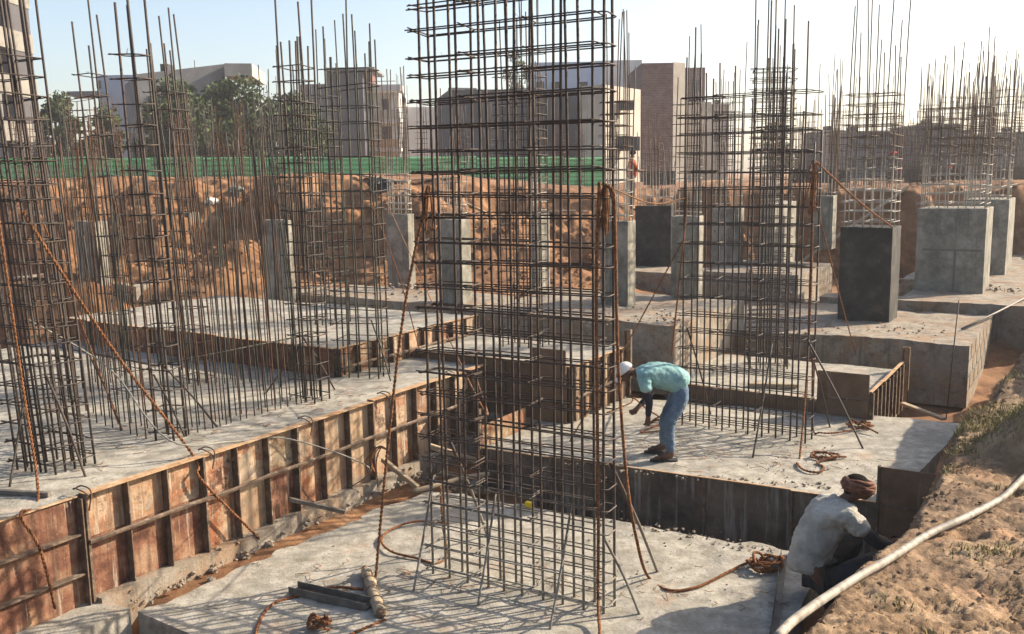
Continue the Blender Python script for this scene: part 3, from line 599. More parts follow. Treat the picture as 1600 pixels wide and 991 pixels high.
# ================================================================== REBAR CAGES
def bar_pts(p, z1, lean, rnd, bend=0.):
    n = 5; dx, dy = rnd.gauss(0, .004), rnd.gauss(0, .004); out = []
    z0 = p[2]; bx, by = rnd.gauss(0, bend), rnd.gauss(0, bend)
    for k in range(n + 1):
        t = k / n; z = z0 + (z1 - z0) * t; q = (z - z0)
        out.append((p[0] + lean[0] * q + dx * q + bx * t * t * t, p[1] + lean[1] * q + dy * q + by * t * t * t, z))
    return out
def loop_pts(c, a, b, hook=.07):        # c corner, a and b side vectors: closed stirrup whose ends overlap past the corner
    la, lb = np.linalg.norm(a), np.linalg.norm(b); r = .03
    ua, ub = a / la, b / lb; P = []
    P += [c - ub * 0 + ua * (-hook)]
    P += [c + ua * r, c + a - ua * r, c + a + ub * r, c + a + b - ub * r, c + a + b - ua * r, c + b + ua * r, c + b - ub * r, c + ub * r, c - ub * hook * .9]
    return P
def cage(name, label, bl, br, z0, depth, nB, nA, tie_top, top, tie=.22, rb=.0145, rt=.008, inner=0, lean=(0, 0), m=M_bar, mt=None, group='column cages', seed=0, spread=.5, parts=True, back=None, bend=.02, off=.02):
    rnd = random.Random(seed + 100); mt = mt or m
    bl = np.array([bl[0], bl[1], z0]); br = np.array([br[0], br[1], z0]); d = br - bl; L = np.linalg.norm(d); d /= L
    n = np.array([-d[1], d[0], 0.]) if back is None else np.array([*back[:2], 0.])
    root = thing(name, bl + d * L / 2 + n * depth / 2, label, 'rebar cage', group)
    pos = []
    ts = np.linspace(0, 1, nB)
    for t in ts:
        j = rnd.gauss(0, .012) if 0 < t < 1 else 0
        pos.append(bl + d * (L * t + j)); pos.append(bl + d * (L * t + j + off) + n * depth)
    for k in range(1, nA - 1):
        pos.append(bl + n * depth * k / (nA - 1)); pos.append(br + n * depth * k / (nA - 1))
    one = MB()
    for p in pos:
        zt = top - (spread * rnd.random() if rnd.random() < .65 else spread * (.9 + .5 * rnd.random()))
        mb = MB() if parts else one; mb.tube(bar_pts(p - np.array([0, 0, .05]), zt, lean, rnd, bend), rb, 6)
        if parts: mb.build('bar', m, root)
    zz = z0 + .1; k = 0
    while zz < tie_top:
        q = zz - z0; sh = np.array([lean[0] * q, lean[1] * q, 0]); e_ = rb + rt
        z = zz + rnd.gauss(0, .012); tl = rnd.gauss(0, .012)
        c = bl + sh - d * e_ - n * e_ + np.array([0, 0, q + z - zz]); a = d * (L + 2 * e_ + off) + np.array([0, 0, tl]); b = n * (depth + 2 * e_) + np.array([0, 0, rnd.gauss(0, .012)])
        mb = MB() if parts else one; mb.tube(loop_pts(c, a, b, .05 + .05 * rnd.random()), rt, 5)
        for s in range(3 if parts else 0):
            w0 = c + a * rnd.random(); mb.tube([w0, w0 + np.array([rnd.gauss(0, .03), rnd.gauss(0, .03), rnd.uniform(.02, .07)])], .0018, 3)
        if parts: mb.build('stirrup', mt, root)
        for i in range(inner):
            w_ = 1. / inner; t0 = max(0, i * w_ - .06); t1 = min(1, i * w_ + w_ * .82)
            c2 = c + a * t0 + np.array([0, 0, .02 + rnd.gauss(0, .009)]) - n * .002; a2 = a * (t1 - t0); b2 = b + n * rnd.uniform(0, .05)
            mb = MB() if parts else one; mb.tube(loop_pts(c2, a2, b2, .04 + .06 * rnd.random()), rt * .95, 5)
            if parts: mb.build('cross_tie', mt, root)
        zz += tie * rnd.uniform(.94, 1.06); k += 1
    if not parts: one.build('bars', m, root)
    return root
def cage_px(name, label, L_, R_, z0, depth, nB, nA, v_tie, v_top, **kw):
    bl, br = at(*L_, z0), at(*R_, z0); c = (bl + br) / 2
    return cage(name, label, bl, br, z0, depth, nB, nA, above(c, v_tie), above(c, v_top), **kw)
big = cage_px('wall_cage', 'tallest nearest flat wall cage of rusty bars in the centre foreground', (677, 898), (943, 960), 0., .19, 10, 2, -60, -190, tie=.225, rb=.0142, rt=.0072, inner=3, m=M_barlow, group='flat wall cages', seed=1, spread=.3, off=.03)
cage_px('wall_cage', 'flat wall cage on the footing right of the man in the mint shirt', (1066, 665), (1258, 691), Z3, .22, 10, 2, 122, -10, tie=.25, rb=.0125, rt=.0068, inner=3, m=M_bar, group='flat wall cages', seed=2, spread=1.4, off=.03)
cage_px('column_cage', 'bushy column cage on the low footing directly behind the right wall cage', (1172, 577), (1230, 578), Z6, .55, 5, 4, 95, -40, tie=.16, rb=.0125, rt=.007, inner=1, seed=3, spread=1.0)
cage_px('column_cage', 'slim tall cage seen straight through the big wall cage', (786, 542), (840, 546), Z5, .4, 5, 3, 68, -40, tie=.19, rb=.0125, rt=.0065, seed=4, spread=.5)
cage_px('column_cage', 'dense nearest column cage at the far left edge of the raft', (28, 733), (88, 743), Z2, .42, 6, 5, 60, -150, tie=.2, rb=.012, rt=.0068, inner=1, lean=(-.045, 0), seed=5, spread=.6, back=UA)
cage_px('column_cage', 'narrow ladder like cage at the front corner of the starter bars', (244, 688), (272, 690), Z2, .2, 2, 2, 52, -60, tie=.25, rb=.014, rt=.008, lean=(-.026, 0), seed=6, spread=.3)
cage_px('column_cage', 'slim cage behind the narrow ladder like one, its bars ending below the frame top', (282, 597), (310, 601), Z2, .3, 3, 3, 130, 2, tie=.24, rb=.0125, rt=.007, lean=(-.036, 0), seed=7, spread=.5, m=M_bar)
cage_px('column_cage', 'thin four bar cage between the leftmost cage and the ladder like one', (184, 618), (202, 622), Z2, .22, 2, 2, 92, -30, tie=.26, rb=.0125, rt=.007, lean=(-.04, 0), seed=8, spread=.6)
cage_px('column_cage', 'slim twisted cage at the right end of the starter bars', (463, 627), (492, 630), Z2, .3, 3, 3, 88, -60, tie=.2, rb=.013, rt=.0075, seed=9, spread=.8)
cage_px('column_cage', 'weathered greenish cage on the long pale footing', (480, 506), (517, 509), Z4, .5, 4, 2, 146, 10, tie=.21, rb=.012, rt=.0075, m=M_bargreen, seed=10, spread=.9)
cage_px('column_cage', 'square column cage on the raft just left of the hanging rope', (530, 591), (592, 593), Z2, .4, 5, 3, 88, -40, tie=.24, rb=.0125, rt=.0075, m=M_bargreen, mt=M_bar, seed=11, spread=1.1)
def pier_cage(key, label, v_tie, v_top, nB, nA, seed, inner=0, rb=.012, rt=.007, tie=.21, parts=True, spread=1., m=M_barlow2):
    fl, wd, dp, zt, zb, o = PIER[key]; dpp = min(dp, .9)
    a = fl + UB * .06 + UA * .05; b = fl + UB * (wd - .06) + UA * .05
    c = (a + b) / 2
    return cage('column_cage', label, a, b, zt, max(dpp - .12, .15), nB, nA, above(c, v_tie), above(c, v_top), tie=tie, rb=rb, rt=rt, inner=inner, m=m, seed=seed, parts=parts, spread=spread, back=UA, bend=.05)
pier_cage('P1', 'cage of tall bars rising from the broad black pier', 142, -60, 6, 3, 21, inner=2, spread=1.5)
pier_cage('P2', 'cage with curved bar ends on the wide grey pier with the mortar joint', 158, 35, 8, 4, 22, inner=2, spread=1.0)
pier_cage('P3', 'cage on the pale pier at the right edge, bars ending lower', 170, 75, 6, 4, 23, inner=1, spread=.8)
pier_cage('P5', 'thin bars with few ties on the slim grey pier left of the right cage', 160, 25, 3, 2, 24, parts=True, spread=1.2)
pier_cage('P6', 'thin bars on the slim pier with the bright edge', 150, 60, 3, 2, 25, parts=False)
pier_cage('P7', 'short row of bars on the dark wide pier', 305, 180, 6, 2, 26, parts=False)
pier_cage('P8', 'bars rising from the sunlit beige pier', 120, 50, 3, 5, 27, parts=False)
pier_cage('P9', 'bars on the small grey pier far back', 290, 90, 3, 2, 28, parts=False)
pier_cage('P10', 'cage on the grey pier just right of the big cage', 152, 2, 4, 4, 29, inner=1, spread=1.1)
pier_cage('P11', 'cement coated cage on the pier seen through the left of the big cage', 250, 130, 3, 3, 30, parts=False)
pier_cage('P12', 'cement coated cage on the shaded pier before the orange soil', 265, 95, 4, 3, 31, rt=.012, tie=.18, rb=.014)
pier_cage('P13', 'cement coated cage on the sunlit pale pier in the centre', 200, 70, 3, 4, 32, parts=False)
pier_cage('P14', 'bars on the greenish grey pier at left centre', 220, 70, 3, 3, 33, parts=False, m=M_bargreen)
pier_cage('P15', 'rusty cage on the half buried pier', 170, 130, 3, 3, 34, parts=False, m=M_barrust)
pier_cage('P16', 'rusty bars on the pier at far left with the sunlit side', 150, 110, 4, 3, 35, parts=False, m=M_barrust)
pier_cage('P17', 'bars on the narrow pier behind the leftmost cage', 180, 140, 3, 2, 36, parts=False, m=M_barrust)
# cages far off, standing on the ground beyond the pit
far = [(1300, 12, 290, 95, 31), (1430, 16, 290, 150, 36), (1455, 20, 292, 120, 33), (1500, 22, 290, 95, 35), (1560, 26, 290, 70, 32), (1590, 20, 292, 85, 38), (1240, 14, 285, 150, 38), (1130, 20, 300, 120, 34), (1085, 18, 295, 150, 40),
       (1020, 16, 300, 180, 38), (720, 18, 300, 160, 34), (760, 14, 298, 150, 40), (870, 16, 296, 170, 38), (905, 14, 290, 160, 44), (660, 14, 296, 150, 42), (345, 22, 300, 170, 36), (325, 14, 296, 160, 40), (400, 20, 300, 140, 36), (150, 20, 298, 150, 36), (215, 18, 298, 165, 38), (65, 18, 300, 170, 38), (275, 14, 298, 150, 42)]
far += [(1312, 20, 292, 120, 34), (1372, 24, 292, 110, 36), (1418, 18, 292, 165, 45), (1445, 24, 292, 100, 37), (1482, 24, 292, 90, 40), (1512, 26, 292, 105, 44), (1537, 20, 292, 80, 36), (1598, 26, 292, 95, 43), (1180, 14, 292, 170, 37), (1265, 10, 292, 150, 41), (1345, 22, 292, 130, 38), (1395, 14, 290, 140, 42), (1525, 20, 291, 120, 39), (1475, 14, 291, 140, 43), (1545, 12, 291, 110, 45), (1575, 18, 292, 100, 41), (1225, 16, 292, 110, 40), (955, 14, 296, 150, 40),
        (30, 16, 298, 160, 42), (110, 14, 298, 155, 41), (185, 12, 298, 160, 44), (245, 14, 298, 150, 40), (300, 12, 298, 135, 44), (375, 14, 298, 140, 41), (430, 18, 298, 130, 38), (520, 14, 296, 150, 41), (590, 14, 296, 140, 43), (630, 12, 296, 120, 45)]
desc = ['far thin cage right of the wall cage with the rope', 'far brown cage between the black pier and the jointed pier', 'far cage beside the left edge of the jointed pier', 'far cage rising behind the middle of the jointed pier', 'far cage above the gap between the two right piers', 'far cage at the right frame edge',
        'far slim cage seen through the right part of the right wall cage', 'far cage seen through the middle of the right wall cage', 'far cage seen through the left of the right wall cage', 'far cage in front of the brick building', 'far pale cage seen in the left third of the big cage', 'far cage seen near the middle of the big cage',
        'far cage seen in the right third of the big cage', 'far cage before the green fence by the right edge of the big cage', 'far cage beside the left edge of the big cage', 'far rusty cage before the dark trees', 'far thinner rusty cage left of the one before the dark trees', 'far cage before the right part of the dark trees',
        'far rusty cage right of the small left tree', 'far cage before the grey house with the flat roof', 'far cage close to the unfinished tower', 'far cage between the grey house and the dark trees',
        'far bushy cage just left of the cage on the black pier', 'far dense cage seen through the middle of the black pier cage', 'farthest faint cage in the gap between the black and jointed piers', 'far dense cage at the left part of the jointed pier cage', 'far tall cage through the middle of the jointed pier cage', 'farthest wide cage through the right of the jointed pier cage', 'far tall cage between the two right pier cages', 'farthest wide cage cut by the right frame edge',
        'far cage seen between the bars of the bushy column cage', 'far faint cage left of the low violet grey block', 'far cage seen through the left of the cage on the black pier', 'far cage seen through the right of the cage on the black pier', 'far cage seen between the jointed pier cage and the rear pier cage', 'far cage seen through the left of the jointed pier cage', 'farthest faint cage beyond the rear pale pier', 'far cage behind the rear pale pier cage', 'far cage seen right of the bushy column cage', 'far cage left of the narrow sunlit house',
        'far cage behind the leftmost cage', 'far cage before the flat topped dark tree', 'farthest faint cage before the pale blue block', 'far cage before the left part of the grey house', 'farthest faint cage before the tall dark green tree', 'far cage before the broad dark green tree', 'far cage before the slim twisted cage', 'far cage before the maroon stair tower house', 'farthest faint cage before the balconies', 'farthest faint cage just left of the big cage']
for k, (u, wpx, vb, vt, y) in enumerate(far):
    c = atY(u, vb, y); wm = wpx * y / F; zt = above((c[0], c[1]), vt); zg = float(ground_h(np.array([c[0]]), np.array([c[1]]))[0]) - .1
    cage('column_cage', desc[k], c - UB * wm / 2, c + UB * wm / 2, zg, wm * .8, 4, 3, zg + (zt - zg) * .72, zt + .3, tie=.24, rb=.013, rt=.008, m=M_bar if k % 3 else M_barrust, parts=False, seed=60 + k, spread=1.2, group='far column cages', bend=.06)
# starter bars of the lift core walls on the raft
rows = [((104, 648), (232, 686), 11, 'starter row facing the camera on the left'), ((296, 680), (500, 622), 20, 'sunny starter row nearest the rusty formwork'), ((96, 634), (222, 574), 13, 'back left starter row of the raft'), ((232, 578), (430, 612), 15, 'rear starter row below the long pale footing')]
nbar = 0; rnd = random.Random(11)
def add_bar(p, z1, label, lean):
    m_ = rnd.choice((M_bar, M_bargreen, M_bargreen, M_bar, M_barrust))
    o = MB().tube(bar_pts(p - np.array([0, 0, .05]), z1, lean, rnd, .05), .008, 6).build('starter_bar', m_, None, p)
    tag(o, label, 'rebar', 'starter bars on the raft'); return o
for (a, b, n, wh) in rows:
    pa, pb = at(*a, Z2), at(*b, Z2); d = (pb - pa) / np.linalg.norm(pb - pa); nn = np.array([-d[1], d[0], 0])
    for c2 in (0, 1):
        for k in range(n):
            p = pa + (pb - pa) * ((k + .25 * c2) / (n - .75)) + nn * .24 * c2 + d * rnd.gauss(0, .02)
            hi = rnd.random() < .55
            z1 = Z2 + (rnd.uniform(3.1, 3.6) if hi else rnd.uniform(2.3, 2.9))
            add_bar(p, z1, ('tall' if hi else 'shorter') + ' bare bar, ' + wh, (rnd.gauss(-.022, .008), rnd.gauss(0, .008)))
# horizontal tie bars on the starter field
def px_tube(name, label, cat, pts, r, m, n=6, sides=6, group=None, smooth=True):
    P = [np.array(p, float) for p in pts]; P = smoothcurve(P, n) if smooth and len(P) > 2 else P
    lo = min(P, key=lambda q_: q_[2]); return tag(MB().tube(P, r, sides).build(name, m, None, lo), label, cat, group)
a, b, c = at(104, 652, Z2), at(258, 688, Z2), at(482, 626, Z2)
hz = above(b, 570)
up_ = np.array([0, 0, hz - Z2])
px_tube('tie_bar', 'long level bar tied across the sunny row of starter bars', 'rebar', [b + up_, c + up_ * 1.0 + UA * .4], .012, M_bargreen, group='level tie bars')
px_tube('tie_bar', 'level bar tied across the starter bars left of the ladder like cage', 'rebar', [a + up_ * 1.02, b + up_ * .98], .011, M_bar, group='level tie bars')
# raking props that steady the cages
def prop(label, foot, zf, top_uv, over, r=.013, m=M_bar):
    f_ = at(*foot, zf); o_ = np.array([*over[:2], 0]); t_ = np.array([o_[0], o_[1], above(o_, top_uv[1])])
    # slide along the view row so that the top lands on the given column
    px_tube('raking_prop', label, 'prop bar', [f_ - np.array([0, 0, .02]), f_ + (t_ - f_) * .5 + np.array([.01, 0, .01]), f_ + (t_ - f_) * 1.05], r, m, group='raking props of bar')
c0l, c0r = at(683, 899, 0), at(943, 958, 0); c0 = lambda t: c0l + (c0r - c0l) * t
prop('bar leaning on the left end of the big cage, nearest the channel', (645, 926), 0, (0, 750), c0(.0) - UB * .02, m=M_barlow)
prop('bar leaning forward against the left third of the big cage', (746, 946), 0, (0, 780), c0(.38), m=M_barlow)
prop('bar leaning forward against the right third of the big cage', (858, 986), 0, (0, 800), c0(.82), m=M_barlow)
prop('bar leaning on the right end of the big cage, foot near the bottom frame edge', (1001, 961), 0, (0, 845), c0(1.0) + UB * .02, .014, M_barlow)
prop('bar leaning behind the right end of the big cage below the man', (1028, 892), 0, (0, 733), c0(1.0) + UA * .2, .017, M_barlow)
prop('bar leaning behind the left end of the big cage', (762, 836), 0, (0, 700), c0(.05) + UA * .2, .016, M_barlow)
c9l, c9r = at(1066, 665, Z3), at(1258, 691, Z3)
prop('long bar leaning on the right end of the right wall cage', (1349, 700), Z3, (0, 540), c9r + UB * .03)
prop('shorter bar leaning behind the right end of the right wall cage', (1297, 667), Z3, (0, 555), c9r + UA * .2)
prop('grey bar leaning forward against the right wall cage', (1176, 714), Z3, (0, 545), c9l + (c9r - c9l) * .72, m=M_bargreen)
prop('bar leaning behind the left end of the right wall cage', (1111, 648), Z3, (0, 520), c9l + UA * .2)
def raft_prop(label, foot, top, over_px, m=M_bar, z=Z2):
    prop(label, foot, z, (0, top), at(*over_px, z), .012, m)
raft_prop('bar leaning left against the leftmost cage', (14, 762), 585, (58, 738))
raft_prop('bar leaning right against the leftmost cage', (135, 747), 590, (88, 742))
raft_prop('bar leaning on the ladder like cage towards the sunny row', (341, 667), 570, (262, 680))
raft_prop('bar leaning on the ladder like cage towards the formwork', (290, 683), 590, (250, 690))
raft_prop('bar leaning right against the slim twisted cage', (524, 609), 530, (480, 628))
raft_prop('bar leaning left against the slim twisted cage', (414, 614), 545, (470, 622))
raft_prop('bar leaning right against the square column cage', (611, 596), 505, (585, 592), M_bargreen)
raft_prop('rusty bar leaning among the starter bars at left', (192, 672), 560, (150, 650), M_barrust)
# ================================================================== ROPES, WIRES AND CABLES
def twist(label, pts, r=.011, strands=2, m=M_rope, name='rope', cat='rope', n=10, pitch=.09):
    P = smoothcurve([np.array(p, float) for p in pts], n); mb = MB()
    D = [0.]
    for a_, b_ in zip(P[:-1], P[1:]): D.append(D[-1] + np.linalg.norm(b_ - a_))
    Ln = D[-1]; N_ = int(min(500, max(12, Ln / .022))); S_ = np.linspace(0, Ln, N_); Pa = np.array(P)
    Q = np.stack([np.interp(S_, D, Pa[:, i]) for i in range(3)], 1)
    for s in range(strands):
        ph = 2 * math.pi * s / strands; T = []
        for i in range(N_):
            d_ = Q[min(i + 1, N_ - 1)] - Q[max(i - 1, 0)]; d_ = d_ / (np.linalg.norm(d_) + 1e-9)
            x_ = np.cross(d_, [.3, .2, .93] if abs(d_[2]) < .9 else [1., 0, 0]); x_ /= np.linalg.norm(x_) + 1e-9; y_ = np.cross(d_, x_); a_ = ph + 2 * math.pi * S_[i] / pitch
            T.append(Q[i] + r * .75 * (math.cos(a_) * x_ + math.sin(a_) * y_))
        mb.tube(T, r * .72, 5)
    return tag(mb.build(name, m, None, min(P, key=lambda q_: q_[2])), label, cat)
def coil(c, r, turns, seed, z, squash=.6, sp=.02):
    rn = random.Random(seed); out = []
    for k in range(int(turns * 9)):
        a_ = 2 * math.pi * k / 9 + rn.gauss(0, .25); q_ = r * (.55 + .6 * rn.random()); out.append((c[0] + q_ * math.cos(a_), c[1] + q_ * squash * math.sin(a_), z + .012 + rn.random() * sp * (1 + k * .05)))
    return out
def on(px, over, dy=0.):            # a point above ground place `over`, at the row of px
    return np.array([over[0], over[1], above(over, px)])
fr = c0(1.0) - UA * .06
twist('thick orange rope hanging straight down the right end of the big cage', [on(285, fr), on(420, fr - UB * .03), on(600, fr - UB * .03), on(800, fr - UB * .02), on(930, fr - UB * .0 - UA * .05), at(938, 1000, 0.02)], .0125, 3)
er = c0(1.0) + UB * .03
twist('long orange rope drooping from the big cage to a coil by the squatting man', [on(288, er - UA * .02), on(300, er + UB * .07), on(345, er + UB * .09), on(560, er + UB * .12), on(740, er + UB * .2), on(840, er + UB * .3), at(1012, 900, .03), at(1045, 922, .02), at(1090, 917, .02), at(1140, 893, .02), at(1170, 880, .03)] + coil(at(1196, 888, 0), .17, 4, 3, 0.01, .9, .05), .012, 3)
mb = MB(); hb = on(288, er)
for k in range(7):
    o_ = np.array([random.gauss(0, .03), random.gauss(0, .03), 0]); mb.tube(smoothcurve([hb + o_ * .3, hb + o_ + np.array([0, 0, -.12]), hb + o_ * 1.6 + np.array([0, 0, -.35 - .1 * random.random()]), hb + o_ * .6 + np.array([.02, 0, -.1])], 5), .009, 5)
tag(mb.build('rope_bundle', M_rope, None, hb), 'bunch of orange rope knotted at the upper right of the big cage', 'rope')
hb = on(290, c0(.02))
mb = MB()
for k in range(4):
    o_ = np.array([random.gauss(0, .03), random.gauss(0, .03), 0]); mb.tube(smoothcurve([hb + o_ * .3, hb + o_ + np.array([-.02, 0, -.12]), hb + o_ * 1.6 + np.array([-.03, 0, -.35 - .1 * random.random()]), hb + o_ * .6 + np.array([.0, 0, -.1])], 5), .008, 5)
tag(mb.build('rope_bundle', M_rope, None, hb), 'bunch of orange rope knotted at the upper left of the big cage', 'rope')
pf = at(587, 905, 0)
P_top = on(292, c0(.02))
mid = at(600, 770, 0); 
twist('brown rope stretched from the upper left of the big cage down to the slab', [P_top, P_top + (pf - P_top) * .3 + np.array([-.08, .06, -.0]), P_top + (pf - P_top) * .65 + np.array([-.06, .04, 0]), pf + np.array([0, 0, .02])], .013, 2, M_wire)
hb = P_top + (pf - P_top) * .66 + np.array([-.06, .04, 0]); mb = MB()
for k in range(6):
    q_ = np.array([-.1 - .12 * random.random(), random.gauss(0, .05), 0]); mb.tube(smoothcurve([hb, hb + q_ * .5 + np.array([0, 0, .03]), hb + q_ + np.array([0, 0, -.05 - .12 * random.random()]), hb + q_ * (.8 + .3 * random.random()) + np.array([0, 0, -.3 * random.random() - .1])], 5), .0065, 5)
tag(mb.build('rope_bundle', M_wire, None, hb), 'loose rope tail knotted halfway on the brown stretched rope', 'rope')
twist('orange rope loop lying on the slab left of the big cage', [at(700, 818, .02), at(650, 815, .02), at(610, 828, .02), at(596, 845, .02), at(612, 862, .02), at(650, 872, .02), at(680, 880, .02), at(698, 868, .03), at(692, 820, .35), at(688, 760, .75)], .011, 3)
twist('orange rope lying on the slab beside the steel channel', [at(398, 1010, .02), at(404, 975, .02), at(425, 945, .02), at(462, 932, .02), at(520, 918, .03), at(568, 921, .02)], .012, 3)
tag(twist('knotted orange rope heap at the bottom frame edge', coil(at(500, 984, 0), .1, 4, 8, .01, 1., .06), .011, 2), None)
twist('short orange rope end on the slab below the wrapped log', [at(540, 995, .02), at(570, 982, .02), at(603, 968, .02)], .012, 2)
# left ropes
c1 = at(60, 738, Z2)
pA = on(330, at(74, 740, Z2)); pB = at(302, 712, Z2 + .03)
twist('orange rope running diagonally from the leftmost cage to the formwork top', [pA, pA + (pB - pA) * .5 + np.array([0, 0, -.1]), pB, pB + UB * .1 + np.array([0, 0, -.25]), at(405, 842, .02)], .013, 2)
pC = on(285, at(18, 720, Z2) - UA * .4)
twist('orange rope hanging down in front of the leftmost cage over the red panel', [on(270, at(36, 752, Z2)), on(420, at(42, 752, Z2)), on(600, at(50, 752, Z2)), at(60, 775, Z2 + .03), np.array([*(e2 - UA * .62 + UB * .12)[:2], Z2 + .03]), np.array([*(e2 - UA * .5 + UB * .16)[:2], .8]), np.array([*(e2 - UA * .42 + UB * .17)[:2], .2])], .012, 2)
twist('thin rusty rope running from the leftmost cage into the starter bars', [on(345, at(100, 700, Z2)), at(185, 662, Z2 + .02)], .008, 2, M_wire)
px_tube('cable', 'grey cable drooping from the leftmost cage across the raft and formwork to the slab', 'cable', [on(500, at(66, 720, Z2)), on(545, at(140, 700, Z2)), on(588, at(192, 695, Z2)), at(264, 688, Z2 + .25), at(365, 690, Z2 + .05), np.array([*(e2 + UA * 2.6 + UB * .12)[:2], Z2 - .1]), np.array([*(e2 + UA * 3.6 + UB * .45)[:2], .45]), at(545, 766, .02), at(600, 769, .02)], .009, M_cable)
# right ropes
rT = on(250, c9r)
mb = MB()
for k in range(8):
    o_ = np.array([random.gauss(0, .03), random.gauss(0, .03), 0]); mb.tube(smoothcurve([rT + o_ * .3, rT + o_ + np.array([0, 0, -.15]), rT + o_ * 1.5 + np.array([-.02, 0, -.5 - .25 * random.random()]), rT + o_ * .5 + np.array([.02, 0, -.15])], 5), .0075, 5)
tag(mb.build('rope_bundle', M_rope, None, rT), 'bunch of orange rope tied at the top right of the right wall cage', 'rope')
twist('orange rope down the right wall cage to a loose tangle on the footing', [rT, on(450, c9r + UB * .02 - UA * .03), on(600, c9r - UB * .0 - UA * .04), at(1250, 712, Z3 + .02), at(1246, 724, Z3 + .015), at(1258, 735, Z3 + .015), at(1280, 738, Z3 + .015), at(1287, 730, Z3 + .015), at(1278, 722, Z3 + .02)] + coil(at(1288, 716, Z3), .17, 2, 5, Z3, .7, .03) + [at(1322, 714, Z3 + .02)], .012, 2)
twist('orange rope from the right wall cage to a tangle near the leaning bars', [on(560, c9r + UB * .06), at(1270, 667, Z3 + .1), at(1282, 676, Z3 + .02), at(1310, 676, Z3 + .02)] + coil(at(1342, 669, Z3), .2, 2.5, 6, Z3, .6, .05) + [at(1372, 677, Z3 + .03)], .011, 2)
PT1 = PIER['P1']; pp = np.array([*(PT1[0] + UB * PT1[1])[:2], PT1[3]])
twist('taut rope from the top of the right wall cage to the black pier', [rT, (rT + pp) / 2 + np.array([0, 0, -.05]), pp], .011, 2)
twist('taut rope from the right wall cage down to the pale ribbed footing', [on(300, c9r), (on(300, c9r) + at(1338, 556, Z6)) / 2 + np.array([0, 0, -.05]), at(1338, 556, Z6)], .009, 2)
lT = on(258, c9l)
twist('reddish rope hanging down the left end of the right wall cage', [lT, on(330, c9l + UB * .02), on(420, c9l - UB * .05), at(1049, 556, Z5 - .2)], .011, 3, M_wire)
twist('long taut rope from the right wall cage down past the white cap', [on(372, c9l), on(372, c9l) * .5 + at(890, 690, Z3) * .5 + np.array([0, 0, -.06]), at(890, 690, Z3 + .1)], .009, 2)
twist('thin rope strung from the big cage across to the right wall cage', [on(288, c0(1.0)), (on(288, c0(1.)) + on(310, c9l)) / 2 + np.array([0, 0, -.12]), on(310, c9l)], .006, 2, M_wire)
twist('orange rope tangle by the bending man', [at(948, 645, Z3 + .02), at(985, 630, Z3 + .1), at(990, 622, Z3 + .2), at(1012, 640, Z3 + .35)] + coil(at(1030, 662, Z3), .13, 2, 9, Z3, .7, .05) + [at(1000, 676, Z3 + .02), at(1040, 672, Z3 + .02)], .01, 2)
twist('thin brown rope crossing left of the big cage from pier to cage', [on(300, at(585, 590, Z2)), on(430, at(628, 575, Z2)), at(655, 545, Z5 + .05)], .008, 2, M_wire)
twist('thin brown rope from the shaded pier top towards the low footing', [np.array([*PIER['P12'][0][:2], PIER['P12'][3] + .4]), at(735, 600, Z5 + .6), at(745, 590, Z5 + .02)], .007, 2, M_wire)
# ================================================================== THINGS LYING ABOUT
a, b = at(452, 930, 0), at(572, 957, 0); d = (b - a) / np.linalg.norm(b - a); n_ = np.array([-d[1], d[0], 0])
L_ = np.linalg.norm(b - a); r = thing('steel_channel', a, 'dark steel channel lying open side up on the foreground slab', 'steel channel')
MB().box(a + np.array([0, 0, .022]), d * L_, n_ * .13, (0, 0, .008)).build('web', M_steel, r)
MB().box(a + np.array([0, 0, .014]) - n_ * .009, d * L_, n_ * .008, (0, 0, .075)).build('flange', M_steel, r)
MB().box(a + np.array([0, 0, .014]) + n_ * .131, d * L_, n_ * .008, (0, 0, .075)).build('flange', M_steel, r)
a, b = at(572, 893, .05), at(594, 957, .05)
d = b - a; mb = MB(); P = [a + d * t for t in np.linspace(0, 1, 14)]
mb.tube([p_ + np.array([random.gauss(0, .004), 0, random.gauss(0, .003)]) for p_ in P], [.05 + .009 * math.sin(i * 2.1) + random.uniform(0, .006) for i in range(14)], 10)
r = thing('wrapped_log', (a + b) / 2 - np.array([0, 0, .05]), 'short round log wrapped in pale sacking beside the steel channel', 'log')
mb.build('wrapping', M_white if False else M_timber, r)
mb = MB(); mb.tube([a - d * .1, a, b, b + d * .06], [.03, .045, .045, .04], 9); mb.build('wood_core', M_panelbrown, r)
for z in (.25, .5, .75):
    mb = MB(); c = a + d * z; x_ = np.cross(d, [0, 0, 1.]); x_ /= np.linalg.norm(x_)
    mb.tube([c + .062 * (math.cos(t) * x_ + math.sin(t) * np.array([0, 0, 1.])) for t in np.linspace(0, 2 * math.pi, 13)], .004, 4); mb.build('binding', M_wire, r)
a, b = at(1203, 1000, .015), at(1221, 868, .015)
d = (b - a) / np.linalg.norm(b - a); n_ = np.array([-d[1], d[0], 0])
r = thing('angle_bar', a, 'long flat steel angle lying on the slab left of the squatting man', 'angle bar')
MB().box(a, d * np.linalg.norm(b - a), -n_ * .06, (0, 0, .006)).build('leg', M_steel, r); MB().box(a + np.array([0, 0, .007]), d * np.linalg.norm(b - a), n_ * .006, (0, 0, .055)).build('leg', M_steel, r)
c = at(820, 792, .0)
mb = MB(); mb.box(c, UB * .09, UA * .06, (0, 0, .06)); tag(mb.build('yellow_box', M_yellow, None, c), 'tiny yellow plastic box on the slab behind the big cage', 'box')
